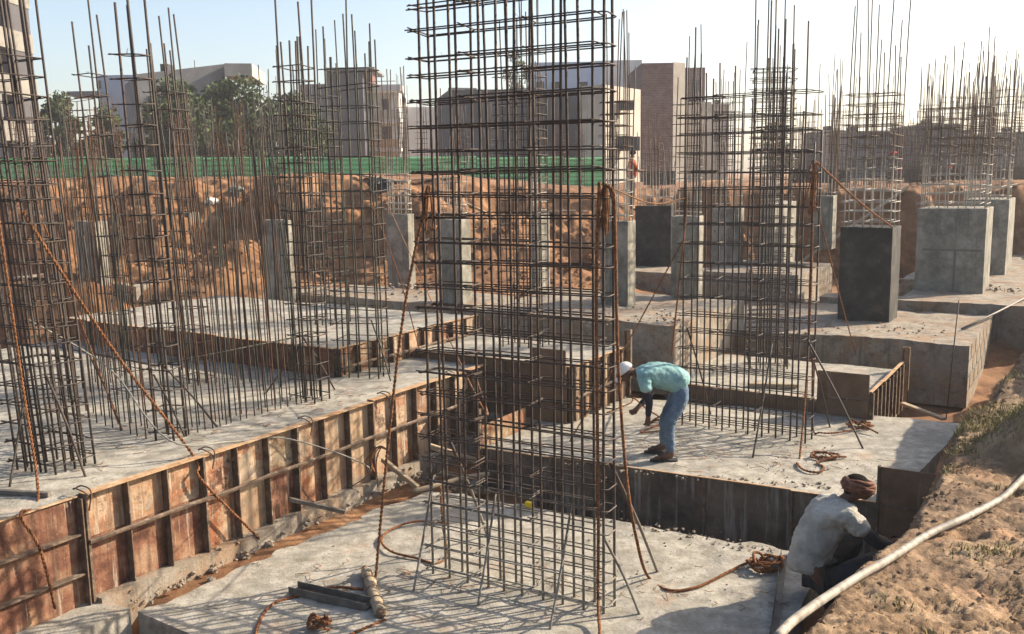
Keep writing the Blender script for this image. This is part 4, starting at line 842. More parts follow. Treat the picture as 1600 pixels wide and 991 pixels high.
def beam(name, label, cat, a, b, w_, h, m, z_up=.0):
    a, b = np.array(a, float), np.array(b, float); d = b - a; L = np.linalg.norm(d); dd_ = d / L; s = np.cross(dd_, [0, 0, 1.]); s /= np.linalg.norm(s); u_ = np.cross(s, dd_)
    mb = MB(); k = 6
    for i in range(2):
        pass
    mb.box(a - s * w_ / 2, d, s * w_, u_ * h)
    bm = bmesh.new(); o = mb.build(name, m, None, a); bm.from_mesh(o.data); bmesh.ops.bevel(bm, geom=bm.edges[:], offset=min(w_, h) * .08, segments=1, affect='EDGES'); bm.to_mesh(o.data); bm.free(); return tag(o, label, cat)
beam('timber_strut', 'pale square timber strut wedged between rusty formwork and slab', 'timber', np.array([*(e2 + UA * 4.25 + UB * .1)[:2], .3]), at(652, 765, .03), .06, .06, M_timber)
beam('timber_strut', 'pale timber strut behind the left end of the big cage', 'timber', at(668, 700, .35), at(758, 728, .12), .06, .07, M_timber)
beam('steel_strut', 'brown steel strut from the rusty formwork to the slab edge', 'strut', np.array([*(e2 + UA * 2.55 + UB * .1)[:2], .28]), at(537, 803, .03), .05, .05, M_steel)
px_tube('branch', 'crooked pale log across the trench behind the big cage', 'log', [at(645, 768, .03), at(690, 757, .06), at(720, 748, .1), at(765, 740, .15)], .035, M_timber, sides=8)
beam('timber_plank', 'pale plank lying on the footing behind the right wall cage', 'plank', at(1168, 604, Z6 + .01), at(1246, 606, Z6 + .01), .09, .06, M_timber)
beam('timber_plank', 'grey plank lying in the dark trench right of the ribbed form', 'plank', at(1409, 632, .3), at(1475, 657, .2), .1, .04, M_timber)
beam('timber_post', 'short upright board end left of the low footing', 'board', at(645, 585, Z2 + .15), at(645, 585, Z2 + .15) + np.array([0, 0, .3]), .1, .03, M_timber)
p = at(1503, 514, Z7 + .02)
px_tube('steel_pipe', 'thin pipe leaning from the massive footing up over the right bank', 'pipe', [p, atY(1556, 489, p[1] + 1.2), atY(1640, 446, p[1] + 3.2)], .022, M_steel, sides=8, smooth=False)
p = at(1478, 656, .1)
px_tube('thin_rod', 'single slender rod standing in front of the massive footing', 'rod', [p, np.array([p[0] + .1, p[1], above(p, 470)])], .009, M_bar, smooth=False)
beam('timber_plank', 'dark plank lying on the raft edge at the far left', 'plank', at(-20, 770, Z2 + .01), at(78, 776, Z2 + .01), .05, .04, M_steel)
hz_ = []
for u, v in ((1214, 1000), (1240, 973), (1290, 937), (1340, 905), (1390, 876), (1450, 838), (1500, 815), (1540, 795), (1570, 777), (1600, 748), (1640, 712), (1700, 668), (1790, 640), (1900, 640)):
    # march the ray down to the bank surface
    d = ray(u, v); t = 1.; 
    while t < 12:
        q = np.array([0, 0, H]) + d * t
        if q[2] < bank_z(q[0], q[1]) + .03: break
        t += .02
    hz_.append(q + np.array([0, 0, .012]))
px_tube('concrete_hose', 'long pale hose lying on the sandy bank in the right foreground', 'hose', hz_, .025, M_pipe, n=8, sides=12)
# thin pale cord by the hose
a = at(1232, 985, .05); px_tube('cord', 'thin pale cord beside the lower end of the hose', 'cord', [at(1228, 985, 1.0), at(1240, 968, 1.0), at(1262, 950, .95), at(1285, 942, .9)], .006, M_cap)
# grass tufts on the bank
mb = MB(); rg = random.Random(5)
def tuft(x, y, n, h, spread):
    for k in range(n):
        px, py = x + rg.gauss(0, spread), y + rg.gauss(0, spread * .8); z = bank_full(px, py) - .01; a_ = rg.uniform(0, 6.28); l = h * rg.uniform(.5, 1.2); b_ = rg.uniform(.2, .9) * l
        w_ = .0035 + .002 * rg.random(); dx, dy = math.cos(a_), math.sin(a_); s = np.array([-dy, dx, 0]) * w_; p0 = np.array([px, py, z])
        p1 = p0 + np.array([dx * b_ * .35, dy * b_ * .35, l * .6]); p2 = p0 + np.array([dx * b_, dy * b_, l * .85])
        mb.add([p0 - s, p0 + s, p1 + s * .7, p1 - s * .7, p2], [(0, 1, 2, 3), (3, 2, 4)])
def bank_at(u, v):
    d = ray(u, v); t = 1.
    while t < 20:
        q = np.array([0, 0, H]) + d * t
        if q[2] < bank_full(q[0], q[1]): break
        t += .03
    return q
for u, v, n, h, s in ((1530, 645, 520, .1, .28), (1560, 660, 480, .09, .25), (1590, 650, 520, .09, .3), (1515, 670, 260, .08, .15), (1480, 735, 120, .05, .12), (1530, 615, 120, .12, .2), (1560, 605, 140, .1, .25), (1585, 590, 120, .1, .3), (1430, 720, 40, .12, .08), (1418, 735, 30, .1, .06),
                      (1530, 860, 70, .06, .12), (1565, 860, 70, .05, .1), (1500, 700, 80, .1, .15), (1395, 940, 30, .04, .08), (1590, 770, 50, .06, .1), (1575, 925, 25, .04, .06), (1450, 990, 30, .04, .1), (1365, 905, 12, .04, .08)):
    q = bank_at(u, v); tuft(q[0], q[1], n, h, s)
tag(mb.build('grass', M_grass), kind='stuff')
# ================================================================== PEOPLE
def skin(name, J, E, parent, m, sub_=2, loc=None, fold=None):
    keys = list(J); idx = {k: i for i, k in enumerate(keys)}
    me = bpy.data.meshes.new(name); me.from_pydata([J[k][:3] for k in keys], [(idx[a_], idx[b_]) for a_, b_ in E], [])
    o = bpy.data.objects.new(name, me); C.objects.link(o); o.modifiers.new('skin', 'SKIN'); md = o.modifiers.new('sub', 'SUBSURF'); md.levels = sub_; md.render_levels = sub_
    if not me.skin_vertices: me.skin_vertices.new() if hasattr(me.skin_vertices, 'new') else None
    for k in keys:
        sv = me.skin_vertices[0].data[idx[k]]; q_ = J[k][3]; sv.radius = (q_, q_) if np.isscalar(q_) else q_; sv.use_root = (idx[k] == 0)
    me.materials.append(m); o.parent = parent; o.modifiers['skin'].use_smooth_shade = True
    if fold:
        tx_ = bpy.data.textures.new('cloth_folds', 'CLOUDS'); tx_.noise_scale = fold[1]; tx_.noise_depth = 3
        md.levels = md.render_levels = 4
        dm = o.modifiers.new('folds', 'DISPLACE'); dm.texture = tx_; dm.strength = fold[0]; dm.mid_level = .5; dm.texture_coords = 'GLOBAL'
    return o
def chain(*k): return list(zip(k[:-1], k[1:]))
def hand(J, E, pre, wrist, dirv, side, thumb, curl=.6, s=1.):
    w0 = np.array(J[wrist][:3]); d = np.array(dirv, float); d /= np.linalg.norm(d); sd = np.array(side, float); sd -= d * np.dot(sd, d); sd /= np.linalg.norm(sd); dn = np.cross(d, sd) * thumb
    pl = w0 + d * .05 * s; J[pre + 'palm'] = (*pl, .026 * s); E.append((wrist, pre + 'palm'))
    for i, (o_, l) in enumerate(((-.03, .065), (-.01, .078), (.01, .074), (.03, .058))):
        b0 = pl + sd * o_ * s + d * .035 * s; b1 = b0 + (d * (1 - curl * .5) + dn * curl) * l * .5 * s; b2 = b1 + (d * (1 - curl * 1.3) + dn * curl * 1.1) * l * .5 * s
        for q_, t_ in ((b0, 'a'), (b1, 'b'), (b2, 'c')): J[pre + str(i) + t_] = (*q_, (.0105 if t_ != 'c' else .0085) * s)
        E += chain(pre + 'palm', pre + str(i) + 'a', pre + str(i) + 'b', pre + str(i) + 'c')
    t0 = pl - sd * .035 * s; t1 = t0 + (d * .5 - sd * .5 + dn * .4) * .04 * s; J[pre + 'ta'] = (*t0, .012 * s); J[pre + 'tb'] = (*t1, .01 * s); E += chain(pre + 'palm', pre + 'ta', pre + 'tb')
def blob(name, c, r, m, parent, sub_=3):
    bm = bmesh.new(); bmesh.ops.create_icosphere(bm, subdivisions=sub_, radius=1.)
    for v in bm.verts: v.co = Vector((v.co.x * r[0] + c[0], v.co.y * r[1] + c[1], v.co.z * r[2] + c[2]))
    me = bpy.data.meshes.new(name); bm.to_mesh(me); bm.free(); me.materials.append(m); me.polygons.foreach_set('use_smooth', [True] * len(me.polygons))
    o = bpy.data.objects.new(name, me); C.objects.link(o); o.parent = parent; return o
# --- man bending over on the footing; local +X is where he faces (left in the picture)
mp = at(1047, 718, Z3); man = thing('person', (mp[0], mp[1] + .05, Z3), 'man in mint shirt, jeans and white cap bending over at the footing edge', 'person')
man.rotation_euler.z = math.pi - .06; man.scale = (1.07,) * 3
J = {'pel': (-.12, 0, .88, .06), 'spine': (.05, 0, 1.0, .08), 'chest': (.25, 0, 1.04, .11), 'neck0': (.40, 0, 1.04, .06), 'neck': (.445, .0, 1.06, .052), 'head': (.525, .01, 1.075, (.088, .092)), 'face': (.55, .012, 1.01, (.07, .076)), 'chin': (.535, .012, .945, .045), 'nose': (.632, .013, .985, .017)}
E = chain('pel', 'spine', 'chest', 'neck0', 'neck', 'head', 'face', 'chin') + [('face', 'nose')]
for s, kx, ky, ax, ay in ((1, .03, .1, .0, .12), (-1, .04, -.1, .04, -.22)):
    n_ = 'l' if s > 0 else 'r'
    J[n_ + 'hip'] = (-.12, s * .09, .82, .06); J[n_ + 'kn'] = (kx, ky if s > 0 else -.13, .46, .045); J[n_ + 'an'] = (ax, ay, .09, .038); J[n_ + 'heel'] = (ax - .03, ay, .05, .036); J[n_ + 'ball'] = (ax + .14, ay + .01 * s, .045, .032); J[n_ + 'toe'] = (ax + .2, ay + .015 * s, .035, .02)
    E += chain('pel', n_ + 'hip', n_ + 'kn', n_ + 'an', n_ + 'ball', n_ + 'toe') + [(n_ + 'an', n_ + 'heel')]
J['lsh'] = (.33, .17, 1.02, .062); J['lel'] = (.26, .21, .75, .044); J['lwr'] = (.27, .14, .53, .03); J['rsh'] = (.33, -.17, 1.01, .06); J['rel'] = (.2, -.22, .74, .043); J['rwr'] = (.37, -.05, .62, .029)
E += chain('chest', 'lsh', 'lel', 'lwr') + chain('chest', 'rsh', 'rel', 'rwr')
hand(J, E, 'L', 'lwr', (.12, -.25, -.95), (1, 0, 0), 1, .75); hand(J, E, 'R', 'rwr', (.6, .45, -.5), (0, 0, 1), 1, .7)
skin('body', J, E, man, M_skin)
skin('tshirt', {'hem': (-.2, 0, .87, (.15, .165)), 'b1': (-.07, 0, .965, (.15, .17)), 'b2': (.1, 0, 1.03, (.15, .185)), 'b3': (.25, 0, 1.055, (.145, .19)), 'col': (.385, 0, 1.05, (.075, .085)), 'ls': (.32, .165, 1.02, .09), 'le': (.29, .2, .85, .078), 'rs': (.32, -.165, 1.01, .09), 're': (.26, -.2, .84, .076)},
     chain('hem', 'b1', 'b2', 'b3', 'col') + chain('b3', 'ls', 'le') + chain('b3', 'rs', 're'), man, M_tee, fold=(.035, .075))
skin('jeans', {'w': (-.1, 0, .93, (.13, .145)), 'p': (-.14, 0, .83, (.125, .15)), 'lh': (-.12, .095, .74, .105), 'lk': (.025, .1, .46, .078), 'lc': (.015, .11, .28, .07), 'la': (.0, .12, .1, .062), 'rh': (-.12, -.095, .74, .105), 'rk': (.04, -.13, .46, .077), 'rc': (.04, -.18, .28, .069), 'ra': (.04, -.22, .1, .062)},
     chain('w', 'p', 'lh', 'lk', 'lc', 'la') + chain('p', 'rh', 'rk', 'rc', 'ra'), man, M_jeans, fold=(.032, .06))
for s_, a_, b_, c_ in (('l', (.3, .195, .87), (.26, .21, .75), (.27, .145, .55)), ('r', (.27, -.2, .86), (.2, -.22, .74), (.355, -.065, .63))):
    skin('arm_sleeve', {'a': (*a_, .058), 'b': (*b_, .05), 'c': (*c_, .036)}, chain('a', 'b', 'c'), man, M_sleeve)
    ax_, ay_ = (.0, .12) if s_ == 'l' else (.04, -.22)
    mb = MB(); prof = [(-.08, .035), (-.04, .045), (.06, .045), (.16, .052), (.22, .04), (.245, .015)]
    P = np.array([[(ax_ + x, ay_ - w_, zz_) for x, w_ in prof] for zz_ in (.0,)])
    ring = [(ax_ + x, ay_ + w_) for x, w_ in prof] + [(ax_ + x, ay_ - w_) for x, w_ in prof[::-1]]; k = len(ring)
    mb.add([(x, y, .002) for x, y in ring] + [(x, y, .024) for x, y in ring], [tuple(range(k)), tuple(range(k, 2 * k))[::-1]] + [(i, i + k, (i + 1) % k + k, (i + 1) % k) for i in range(k)])
    mb.tube([(ax_ + .09, ay_ + .05, .02), (ax_ + .12, ay_ + .03, .075), (ax_ + .15, ay_, .08), (ax_ + .12, ay_ - .03, .075), (ax_ + .09, ay_ - .05, .02)], .009, 5)
    o = mb.build('sandal', M_rubber, None, (0, 0, 0)); o.parent = man; o.location = (0, 0, 0)
hc_ = np.array([.535, .01, 1.085]); hu = np.array([.62, 0, .78]); hf = np.array([.78, 0, -.62])
cap = blob('cap', (0, 0, 0), (1, 1, 1), M_cap, man)
for v in cap.data.vertices:
    a_, b_, c_ = v.co; c2 = max(c_, -.12); v.co = Vector(hc_ + hf * a_ * .108 + np.array([0, 1., 0]) * b_ * .096 + hu * c2 * .098)
R = np.array([[hc_ + hf * (.085 + .095 * t * (1 - .35 * abs(q_) ** 2)) + np.array([0, q_ * (.088 - .012 * t), 0]) - hu * (.008 + .012 * t + .03 * q_ * q_) for q_ in np.linspace(-1, 1, 9)] for t in np.linspace(0, 1, 6)])
mb = MB(); mb.grid(R); mb.grid(R - hu * .007, flip=True); o = mb.build('cap_brim', M_cap); o.parent = man
skin('hair', {'a': (.485, .01, 1.065, .076), 'b': (.475, .01, 1.02, .06)}, chain('a', 'b'), man, M_hair)
# --- man squatting in the shade of the bank; local +X towards the right of the picture
mq = at(1290, 938, 0.); sq = thing('person', (mq[0], mq[1], 0.), 'man in pale grey shirt and rust turban squatting in the shade below the bank', 'person')
sq.rotation_euler.z = math.radians(6); sq.scale = (1.12, 1.12, 1.12)
J = {'pel': (-.1, 0, .2, .13), 'sp1': (-.14, 0, .4, .11), 'sp2': (-.07, 0, .62, .12), 'chest': (.04, 0, .76, .12), 'neck0': (.13, 0, .86, .06), 'neck': (.175, 0, .905, .058), 'head': (.235, -.01, .985, (.092, .088)), 'face': (.305, -.02, .955, (.07, .068)), 'chin': (.315, -.02, .895, .04), 'nose': (.365, -.025, .95, .016)}
E = chain('pel', 'sp1', 'sp2', 'chest', 'neck0', 'neck', 'head', 'face', 'chin') + [('face', 'nose')]
for s in (1, -1):
    n_ = 'l' if s > 0 else 'r'
    J[n_ + 'hip'] = (-.04, s * .12, .2, .1); J[n_ + 'kn'] = (.36, s * .2, .46, .07); J[n_ + 'an'] = (.14, s * .17, .09, .045); J[n_ + 'heel'] = (.1, s * .17, .045, .036); J[n_ + 'ball'] = (.28, s * .18, .035, .034); J[n_ + 'toe'] = (.35, s * .185, .026, .022)
    E += chain('pel', n_ + 'hip', n_ + 'kn', n_ + 'an', n_ + 'ball', n_ + 'toe') + [(n_ + 'an', n_ + 'heel')]
J['rsh'] = (.1, -.18, .79, .066); J['rel'] = (.31, -.24, .58, .046); J['rwr'] = (.53, -.17, .5, .032); J['lsh'] = (.1, .18, .79, .066); J['lel'] = (.32, .24, .56, .046); J['lwr'] = (.53, .1, .47, .032)
E += chain('chest', 'rsh', 'rel', 'rwr') + chain('chest', 'lsh', 'lel', 'lwr')
hand(J, E, 'R', 'rwr', (.9, .15, -.3), (0, 1, 0), 1, .6); hand(J, E, 'L', 'lwr', (.9, -.1, -.3), (0, 1, 0), 1, .6)
skin('body', J, E, sq, M_skin)
skin('shirt', {'hem': (-.15, 0, .27, (.135, .19)), 'a': (-.165, 0, .36, (.145, .195)), 'b': (-.13, 0, .52, (.15, .2)), 'c': (-.03, 0, .7, (.145, .205)), 'd': (.06, 0, .8, (.12, .18)), 'col': (.135, 0, .865, (.075, .08)), 'rs': (.1, -.185, .79, .092), 're': (.22, -.225, .665, .085), 'ls': (.1, .185, .79, .092), 'le': (.22, .225, .665, .085)},
     chain('hem', 'a', 'b', 'c', 'd', 'col') + chain('d', 'rs', 're') + chain('d', 'ls', 'le'), sq, M_shirt, fold=(.036, .08))
skin('trousers', {'p': (-.09, 0, .2, (.15, .18)), 'lh': (.0, .13, .21, .115), 'lk': (.36, .2, .46, .085), 'lc': (.25, .185, .26, .078), 'la': (.15, .17, .1, .065), 'rh': (.0, -.13, .21, .115), 'rk': (.36, -.2, .46, .085), 'rc': (.25, -.185, .26, .078), 'ra': (.15, -.17, .1, .065)},
     chain('p', 'lh', 'lk', 'lc', 'la') + chain('p', 'rh', 'rk', 'rc', 'ra'), sq, M_trous, fold=(.03, .07))
for a_, b_, c_ in (((.2, -.215, .69), (.31, -.24, .58), (.52, -.175, .505)), ((.2, .215, .69), (.32, .24, .56), (.52, .105, .475))):
    skin('arm_sleeve', {'a': (*a_, .062), 'b': (*b_, .053), 'c': (*c_, .038)}, chain('a', 'b', 'c'), sq, M_trous)
mb = MB(); hc = np.array([.245, -.01, 1.0]); ax1 = np.array([.97, 0, -.2]); ax2 = np.array([0, 1., 0]); ax3 = np.array([.2, 0, .97])
for k in range(7):
    zo = -.03 + .012 * k; rr_ = .1 + .016 * math.sin(math.pi * k / 6); tl = .012 * math.sin(k * 1.7 + .6)
    mb.tube([hc + ax3 * (zo + tl * math.cos(t + k * .8) + .004 * math.sin(5 * t + k)) + rr_ * (math.cos(t) * ax1 * 1.12 + math.sin(t) * ax2 * .98) for t in np.linspace(0, 2 * math.pi, 33)], [.017 + .004 * math.sin(3 * t + k * 2) for t in np.linspace(0, 2 * math.pi, 33)], 8)
o = mb.build('turban', M_turban); o.parent = sq
blob('hair', (.225, -.01, 1.03), (.1, .092, .075), M_hair, sq); skin('nape_hair', {'a': (.17, -.01, .97, .06), 'b': (.165, -.008, .935, .05)}, chain('a', 'b'), sq, M_hair)
for s in (1, -1):
    mb = MB(); ring = [(.1 + x * 1.0, s * .175 + w_) for x, w_ in ((-.06, .03), (0, .04), (.16, .05), (.24, .04), (.28, .01))] + [(.1 + x, s * .175 - w_) for x, w_ in ((.28, .01), (.24, .04), (.16, .05), (0, .04), (-.06, .03))]; k = len(ring)
    mb.add([(x, y, .001) for x, y in ring] + [(x, y, .018) for x, y in ring], [tuple(range(k)), tuple(range(k, 2 * k))[::-1]] + [(i, i + k, (i + 1) % k + k, (i + 1) % k) for i in range(k)])
    o = mb.build('sandal', M_rubber); o.parent = sq
# --- a worker far off, by the cage on the pier
y_ = 30.; c = atY(986, 300, y_); zf = float(ground_h(np.array([c[0]]), np.array([c[1]]))[0])
wk = thing('person', (c[0], c[1], zf), 'distant worker in orange shirt standing beyond the pier right of the big cage', 'person')
hh = above(c, 234) - zf; s_ = min(max(hh / 1.7, .7), 1.15); wk.scale = (s_,) * 3
J = {'pel': (0, 0, .9, .11), 'sp': (0, 0, 1.1, .11), 'ch': (.02, 0, 1.32, .13), 'nk': (.03, 0, 1.46, .05), 'hd': (.05, 0, 1.58, .09), 'lsh': (.02, .18, 1.36, .06), 'lel': (.15, .22, 1.12, .045), 'lwr': (.35, .15, 1.1, .03), 'lha': (.43, .13, 1.1, .03), 'rsh': (.02, -.18, 1.36, .06), 'rel': (.15, -.22, 1.12, .045), 'rwr': (.35, -.12, 1.12, .03), 'rha': (.43, -.1, 1.12, .03),
     'lh': (0, .1, .85, .09), 'lk': (.02, .1, .48, .06), 'la': (0, .1, .08, .04), 'lt': (.16, .1, .04, .03), 'rh': (0, -.1, .85, .09), 'rk': (.02, -.1, .48, .06), 'ra': (0, -.1, .08, .04), 'rt': (.16, -.1, .04, .03)}
skin('body', J, chain('pel', 'sp', 'ch', 'nk', 'hd') + chain('ch', 'lsh', 'lel', 'lwr', 'lha') + chain('ch', 'rsh', 'rel', 'rwr', 'rha') + chain('pel', 'lh', 'lk', 'la', 'lt') + chain('pel', 'rh', 'rk', 'ra', 'rt'), wk, M_skin)
skin('shirt', {'h': (0, 0, .88, (.15, .17)), 'c': (.02, 0, 1.3, (.15, .19)), 'k': (.03, 0, 1.43, .08), 'ls': (.02, .18, 1.36, .08), 'le': (.12, .22, 1.17, .07), 'rs': (.02, -.18, 1.36, .08), 're': (.12, -.22, 1.17, .07)}, chain('h', 'c', 'k') + chain('c', 'ls', 'le') + chain('c', 'rs', 're'), wk, M_orange)
skin('trousers', {'p': (0, 0, .86, (.13, .15)), 'lh': (0, .1, .75, .1), 'lk': (.02, .1, .48, .08), 'la': (0, .1, .1, .065), 'rh': (0, -.1, .75, .1), 'rk': (.02, -.1, .48, .08), 'ra': (0, -.1, .1, .065)}, chain('p', 'lh', 'lk', 'la') + chain('p', 'rh', 'rk', 'ra'), wk, M_trous)
blob('hair', (.04, 0, 1.62), (.1, .092, .07), M_hair, wk)
# ================================================================== BEYOND THE PIT
FY = 50.
a = atY(-60, 278, FY); b = atY(948, 278, FY + 4); d = (b - a); L_ = np.linalg.norm(d[:2]); d = np.array([d[0], d[1], 0]) / L_; n_ = np.array([d[1], -d[0], 0]); zf = 3.1; ztA, ztB = above(a, 246), above(b, 245)
fen = thing('site_fence', (a[0], a[1], zf), 'long bright green corrugated sheet fence across the back of the site', 'fence')
npan = 14
for k in range(npan):
    prof = []; mb = MB(); a0 = np.array([a[0], a[1], 0]) + d * (L_ * k / npan + .03); a1 = np.array([a[0], a[1], 0]) + d * (L_ * (k + 1) / npan - .03)
    zt = ztA + (ztB - ztA) * (k + .5) / npan; zs = np.linspace(zf, zt + random.uniform(-.05, .03), 33); row0 = []; row1 = []
    for i, z in enumerate(zs):
        o_ = n_ * (.05 if (i // 2) % 2 else 0.); row0.append((*(a0 + o_)[:2], z)); row1.append((*(a1 + o_)[:2], z))
    mb.grid(np.array([row0, row1]), smooth=False, flip=True); mb.grid(np.array([row0, row1]) - np.append(n_[:2] * .01, 0), smooth=False); mb.build('sheet', M_fence, fen)
    MB().box(np.array([*a0[:2], zf]) - n_ * .12, d * .08, n_ * .08, (0, 0, zt - zf)).build('post', M_steel, fen)
def bx(root, name, uL, uR, vT, vB, y, depth, m, zb=None, skew=0., yr=None):
    a = atY(uL, vT, y); b = atY(uR, vT, yr or y); zt = above(a, vT); z0 = zb if zb is not None else above(a, vB)
    d = np.array([b[0] - a[0], b[1] - a[1], 0]); n = np.array([-d[1], d[0], 0]) / np.linalg.norm(d)
    ztr = above(b, vT)
    mb = MB(); A, B = np.array([*a[:2], z0]), np.array([*b[:2], z0])
    mb.box(A, d, n * depth, (0, 0, zt - z0)); return mb.build(name, m, root)
GZ = 3.4
def bld(name, u, y, label, cat='building'):
    p = atY(u, 280, y); return thing(name, (p[0], p[1], GZ), label, cat)
# unfinished tower at the left
t = bld('unfinished_tower', 20, 60, 'unfinished bare concrete tower block with open floors at the left edge')
p = atY(64, 200, 65.); x1 = p[0]; x0 = x1 - 14
for k in range(7):
    zt_ = above((x1, 60), 113) + 2.95 * (k - 2)
    if zt_ < GZ or zt_ > 23: continue
    MB().box((x0, 60, zt_), (x1 - x0, 0, 0), (0, 5, 0), (0, 0, -1.25)).build('floor_band', M_btower, t)
MB().box((x1 - .35, 60.05, GZ), (.3, 0, 0), (0, .4, 0), (0, 0, 19)).build('column', M_bgrey, t); MB().box((x1 - 3.6, 60.05, GZ), (.5, 0, 0), (0, .4, 0), (0, 0, 19)).build('column', M_braw, t)
MB().box((x1 - 7, 60.05, GZ), (.5, 0, 0), (0, .4, 0), (0, 0, 19)).build('column', M_braw, t); MB().box((x0, 62.2, GZ), (x1 - x0 - .06, 0, 0), (0, 2.7, 0), (0, 0, 19)).build('inner_wall', M_bdark, t)
# low white blue house and grey house with slab roof
t = bld('white_house', 185, 84, 'plain white and pale blue block left of the grey house')
bx(t, 'wall', 152, 218, 118, 285, 84, 8, M_bblue, GZ); bx(t, 'parapet', 150, 156, 126, 138, 83.8, .3, M_bdark); bx(t, 'canopy', 104, 154, 143, 150, 83, 3, M_bgrey)
t = bld('grey_house', 280, 74, 'grey house with a long flat roof slab jutting over its porch')
a, b = atY(214, 116, 71), atY(351, 100, 74); A_, B_ = np.array([*a[:2], GZ]), np.array([*b[:2], GZ]); n_ = np.array([-(b - a)[1], (b - a)[0], 0]); n_ = n_ / np.linalg.norm(n_) * 9
za, zb_ = np.array([0, 0, above(a, 116) - GZ]), np.array([0, 0, above(b, 100) - GZ])
MB().add([A_, B_, B_ + n_, A_ + n_, A_ + za, B_ + zb_, B_ + n_ + zb_, A_ + n_ + za], [(3, 2, 1, 0), (4, 5, 6, 7), (0, 1, 5, 4), (1, 2, 6, 5), (2, 3, 7, 6), (3, 0, 4, 7)]).build('wall', M_bgrey, t)
a = atY(350, 99, 73); MB().box((a[0], a[1], above(a, 119)), (2.0, .4, 0), (-.8, 7, 0), (0, 0, .95)).build('porch_slab', M_braw, t)
MB().box((a[0] - .2, a[1] + 1, GZ), (.35, 0, 0), (0, .35, 0), (0, 0, above(a, 119) - GZ - .004)).build('pillar', M_braw, t)
bx(t, 'antenna', 303, 304, 94, 108, 76, .05, M_steel)
for u0, u1, vt, vb in ((232, 246, 150, 172), (262, 276, 147, 170), (300, 318, 142, 168), (234, 248, 200, 226), (264, 278, 198, 226), (302, 320, 196, 226)):
    yy = 71 + 3 * (u0 - 214) / 131; bx(t, 'window', u0, u1, vt, vb, yy - .15, .12, M_open, yr=yy - .15 + 3 * (u1 - u0) / 131)
bx(t, 'water_tank', 250, 262, 100, 112, 76, 1.4, M_tarp)
# balcony house
t = bld('balcony_house', 545, 92, 'pale two storey house with balconies and a maroon stair tower')
bx(t, 'side_wall', 468, 512, 132, 285, 92, 9, M_bgrey, GZ); bx(t, 'stair_wall', 510, 566, 112, 285, 90, 6, M_bdark, GZ); bx(t, 'stair_tower', 540, 580, 110, 142, 91, 4, M_maroon); bx(t, 'tower_roof', 506, 585, 106, 110, 89.5, 7, M_bgrey)
bx(t, 'wall', 562, 622, 142, 285, 94, 8, M_bwhite, GZ)
for vt, vb in ((133, 143), (186, 192), (231, 237)): bx(t, 'floor_slab', 560, 626, vt, vb, 91.5, 3, M_bwhite)
for vt, vb in ((172, 186), (218, 231)): bx(t, 'balcony_rail', 572, 624, vt, vb, 91.4, .12, M_lip if vt > 200 else M_braw)
for u0, u1, vt, vb in ((566, 576, 155, 185), (596, 608, 155, 172), (566, 576, 200, 230), (596, 612, 198, 218)): bx(t, 'window', u0, u1, vt, vb, 93.9, .3, M_open)
bx(t, 'roof_rail', 576, 618, 127, 128, 92, .1, M_steel)
bx(t, 'boundary_wall', 628, 680, 168, 285, 96, .4, M_bwhite, GZ)
# grey hall with blue upper floor
t = bld('grey_hall', 800, 70, 'long dark grey block with a pale blue upper floor behind the big cage')
bx(t, 'wall', 702, 938, 140, 285, 66, 10, M_bdark, GZ, yr=68); bx(t, 'parapet', 702, 745, 137, 141, 65.8, .3, M_bgrey, yr=66.5)
for u0 in range(716, 930, 34): yy = 66 + 2 * (u0 - 702) / 236; bx(t, 'pilaster', u0, u0 + 2, 143, 285, yy - .13, .12, M_bdark, GZ, yr=yy - .1)
bx(t, 'upper_floor', 828, 943, 98, 142, 80, 8, M_bblue); bx(t, 'upper_side', 930, 1003, 95, 140, 82, 7, M_bwhite)
for u0, u1 in ((838, 850), (862, 876), (905, 918)): bx(t, 'window', u0, u1, 128, 138, 79.8, .3, M_open)
t = bld('white_house', 972, 66, 'narrow sunlit white house beside the brick building')
bx(t, 'wall', 943, 1001, 132, 290, 57, 1.5, M_braw, GZ, yr=61)
for u0, u1, vt, vb in ((970, 990, 157, 172), (966, 1000, 214, 236)): bx(t, 'window', u0, u1, vt, vb, 58.2, .6, M_open)
t = bld('brick_building', 1030, 64, 'dark unplastered brick building rising between the cages')
bx(t, 'front_wall', 1003, 1052, 99, 290, 64, 8, M_brick, GZ); a = atY(1052, 99, 64)
MB().box((a[0] + .02, 64.05, GZ), (.9, .6, 0), (0, 7, 0), (0, 0, above(a, 97) - GZ)).build('side_wall', M_braw, t)
bx(t, 'rear_wall', 1070, 1102, 106, 290, 74, 5, M_brick, GZ); bx(t, 'window', 1082, 1096, 125, 145, 73.9, .2, M_open); bx(t, 'lower_wing', 1072, 1112, 160, 290, 70, 4, M_braw, GZ)
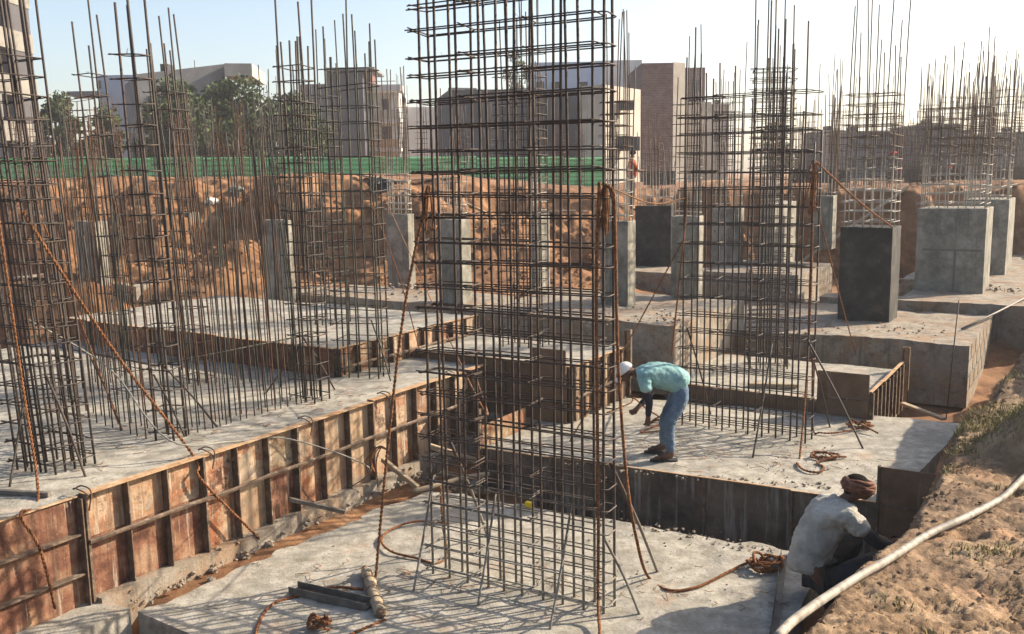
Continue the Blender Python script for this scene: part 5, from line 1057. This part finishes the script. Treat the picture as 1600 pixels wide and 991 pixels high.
for k, (uL, uR, vt, y, m_, lab) in enumerate(((1284, 1320, 206, 75, M_bdark, 'low violet grey wall block left of the black pier'), (1322, 1402, 207, 66, M_bgrey, 'long low plastered wall behind the cage on the black pier'), (1440, 1500, 196, 62, M_bdark, 'low dark plastered block behind the jointed pier cage'), (1500, 1565, 212, 70, M_bdark, 'low dark block between the two right hand cages'), (1406, 1440, 212, 90, M_bgrey, 'pale grey green wall in the gap before the jointed pier cage'), (1110, 1140, 165, 85, M_braw, 'narrow pale block seen through the right wall cage'), (1566, 1640, 208, 80, M_bdark, 'dark low block at the right frame edge'))):
    t = bld('low_building', (uL + uR) / 2, y, lab); bx(t, 'wall', uL, uR, vt, 292, y, 5, m_, GZ); bx(t, 'roof_edge', uL - 1, uR + 1, vt - 2, vt, y - .2, 5.4, M_braw)
    for q in range(int((uR - uL) / 22)):
        for vv in (vt + 10, vt + 42): bx(t, 'window', uL + 6 + q * 22, uL + 14 + q * 22, vv, vv + 15, y - .06, .1, M_open)
    bx(t, 'roof_tank', uL + 8, uL + 16, vt - 9, vt - 2, y + 1, 1., M_tarp)
for k, (uL, uR, vt, vb, y, lab) in enumerate(((1240, 1330, 266, 286, 45, 'low dark ground beam left of the black pier cage'), (1425, 1530, 264, 284, 44, 'low dark ground beam behind the jointed pier cage'), (1540, 1640, 262, 284, 46, 'low dark ground beam at the right frame edge'), (1010, 1056, 268, 284, 44, 'low dark ground beam before the brick building'))):
    r = thing('ground_beam', tuple(atY((uL + uR) / 2, vb, y)), lab, 'concrete beam', 'far ground beams'); bx(r, 'beam', uL, uR, vt, vb, y, .8, M_pierdark, 3.2); bx(r, 'starter_stubs', uL + 8, uL + 10, vt - 8, vt, y + .2, .05, M_bar)
# planks and clutter along the far lip of the pit
pl = random.Random(9); labs = ['pale plank lying on the far lip behind the black pier', 'second pale plank stacked beside the black pier cage', 'long thin plank on the far lip right of the right wall cage', 'weathered plank behind the jointed pier', 'short plank on the far lip above the orange soil', 'long plank on the far lip seen through the big cage', 'white plank lying under the big cage rope knot', 'pale plank at the foot of the brick building', 'plank lying beside the pier with the cement coated cage', 'thin plank at the right edge of the far lip']
for k, (u0, u1, v, y) in enumerate(((1255, 1420, 290, 30), (1330, 1450, 296, 30), (1240, 1310, 296, 31), (1400, 1500, 301, 29), (640, 720, 291, 30), (700, 800, 302, 29), (820, 900, 300, 29), (1005, 1055, 305, 29), (560, 640, 296, 30), (1500, 1590, 292, 30))):
    a, b = atY(u0, v, y), atY(u1, v + pl.uniform(-3, 3), y + pl.uniform(-.6, .6))
    g = lambda p_: max(float(ground_h(np.array([p_[0]]), np.array([p_[1]]))[0]) + .03, 0)
    a[2], b[2] = g(a) + .02 * k * .5, g(b) + .02; beam('timber_plank', labs[k], 'plank', a, b, .22, .05, M_timber)
for k, (u, v, y, w_, h_, m_, lab) in enumerate(((595, 297, 29, 1.1, .5, M_tarp, 'crumpled black tarpaulin heap left of the cement coated cage'), (330, 318, 27, .8, .25, M_white, 'white plastic sacks on the orange soil at left'), (372, 302, 27.5, .7, .3, M_cable, 'grey sack on the orange soil before the green fence'), (1404, 268, 31, .12, .16, M_red, 'red bundle tied beside the black pier cage'), (1398, 242, 31, .15, .22, M_red, 'dark red cloth hanging on the far cage beside the black pier'), (1484, 262, 32, .12, .16, M_orange, 'small orange striped bundle behind the jointed pier cage'))):
    c = atY(u, v, y); zg = float(ground_h(np.array([c[0]]), np.array([c[1]]))[0])
    if k < 3:
        d = ray(u, v); t = 18.
        while t < 60:
            q = np.array([0, 0, H]) + d * t
            if q[2] < float(ground_h(q[:1], q[1:2])[0]): break
            t += .05
        c = q
    nr = 7 if k < 3 else 1
    mb = MB()
    for i in range(nr): mb.rock((c[0] + random.uniform(-.22, .22) * w_, c[1] + random.uniform(-.1, .1), c[2] + h_ * random.uniform(.1, .5)), h_ * random.uniform(.3, .6), random.random())
    tag(mb.build(['tarpaulin', 'sack', 'sack', 'bundle', 'cloth', 'bundle'][k], m_, None, c), lab, ['tarpaulin', 'sack', 'sack', 'bundle', 'cloth', 'bundle'][k])
# trees
def tree(label, u, vb, vt, wpx, y, m, n=9000, name='tree', leaf=.16, seed=0, trunk=.25, gap=.5, oval=1.):
    rn = np.random.RandomState(seed); base = atY(u, vb, y); base[2] = GZ; top = above(base, vt); Hh = top - GZ; W = wpx * y / F / 2
    r = thing(name, base, label, 'tree', 'trees behind the site')
    cl = []
    for k in range(40):
        a_ = rn.uniform(0, 6.28); q_ = rn.uniform(.15, 1) ** .6; h_ = rn.uniform(.08, 1.) ; ww = math.sin(math.pi * min(1, (h_ * .85 + .1))) ** .6
        cl.append((base[0] + W * q_ * ww * math.cos(a_) * .85, base[1] + W * q_ * ww * math.sin(a_) * .8, GZ + Hh * (h_ * .88 + .05), W * rn.uniform(.2, .4)))
    mb = MB(); mb.tube([(base[0], base[1], GZ - .2), (base[0] + .1, base[1], GZ + Hh * .35), (base[0] - .1, base[1] + .1, GZ + Hh * .8)], [trunk, trunk * .7, trunk * .2], 8)
    for c in cl[::2]: mb.tube([(base[0], base[1], GZ + Hh * .3), ((base[0] + c[0]) / 2, (base[1] + c[1]) / 2, (GZ + Hh * .35 + c[2]) / 2), c[:3]], [trunk * .4, trunk * .25, trunk * .07], 5)
    mb.build('trunk', M_bark, r)
    vs = []; fs = []
    per = n // len(cl)
    for c in cl:
        P = rn.normal(0, 1, (per, 3)); P /= np.linalg.norm(P, axis=1)[:, None]; P *= (rn.uniform(.3, 1.1, (per, 1))) * c[3] * np.array([1, 1, .8]) ; P += np.array(c[:3])
        for p in P:
            a_ = rn.normal(0, 1, 3); a_ /= np.linalg.norm(a_); b_ = np.cross(a_, rn.normal(0, 1, 3)); b_ /= np.linalg.norm(b_) + 1e-9; l = leaf * rn.uniform(.6, 1.4); k = len(vs)
            vs += [tuple(p - a_ * l), tuple(p + b_ * l * .5), tuple(p + a_ * l), tuple(p - b_ * l * .5)]; fs.append((k, k + 1, k + 2, k + 3))
    cm = MB(); cm.add(vs, fs); cm.build('crown', m, r); return r
tree('dark tree with a flat top beside the unfinished tower', 95, 285, 140, 90, 66, M_leaf, seed=1)
tree('dark rounded tree in front of the left part of the grey house', 172, 285, 165, 80, 66, M_leaf, seed=2, n=6000)
tree('tall dark green tree in front of the grey house porch', 285, 285, 120, 140, 62, M_leaf, seed=3, n=13000)
tree('broad dark green tree right of the grey house porch', 375, 285, 124, 150, 64, M_leaf, seed=4, n=13000)
tree('dark green tree left of the balcony house', 455, 285, 146, 130, 66, M_leaf, seed=5, n=11000)
tree('low dark tree merging with the broad one near the fence', 330, 285, 165, 130, 68, M_leaf, seed=6, n=10000)
tree('pale green tree showing above the pale blue upper floor', 815, 285, 72, 75, 105, M_leafpale, seed=7, n=4000)
tree('pale palm like tree seen through the right wall cage', 1212, 290, 190, 60, 90, M_leafpale, seed=8, n=2500)
tree('pale far tree in the gap right of the black pier cage', 1425, 290, 205, 40, 120, M_leafpale, seed=9, n=2000)
tree('pale bushy tree behind the low violet grey block', 1262, 290, 215, 60, 110, M_leafpale, seed=10, n=2000)
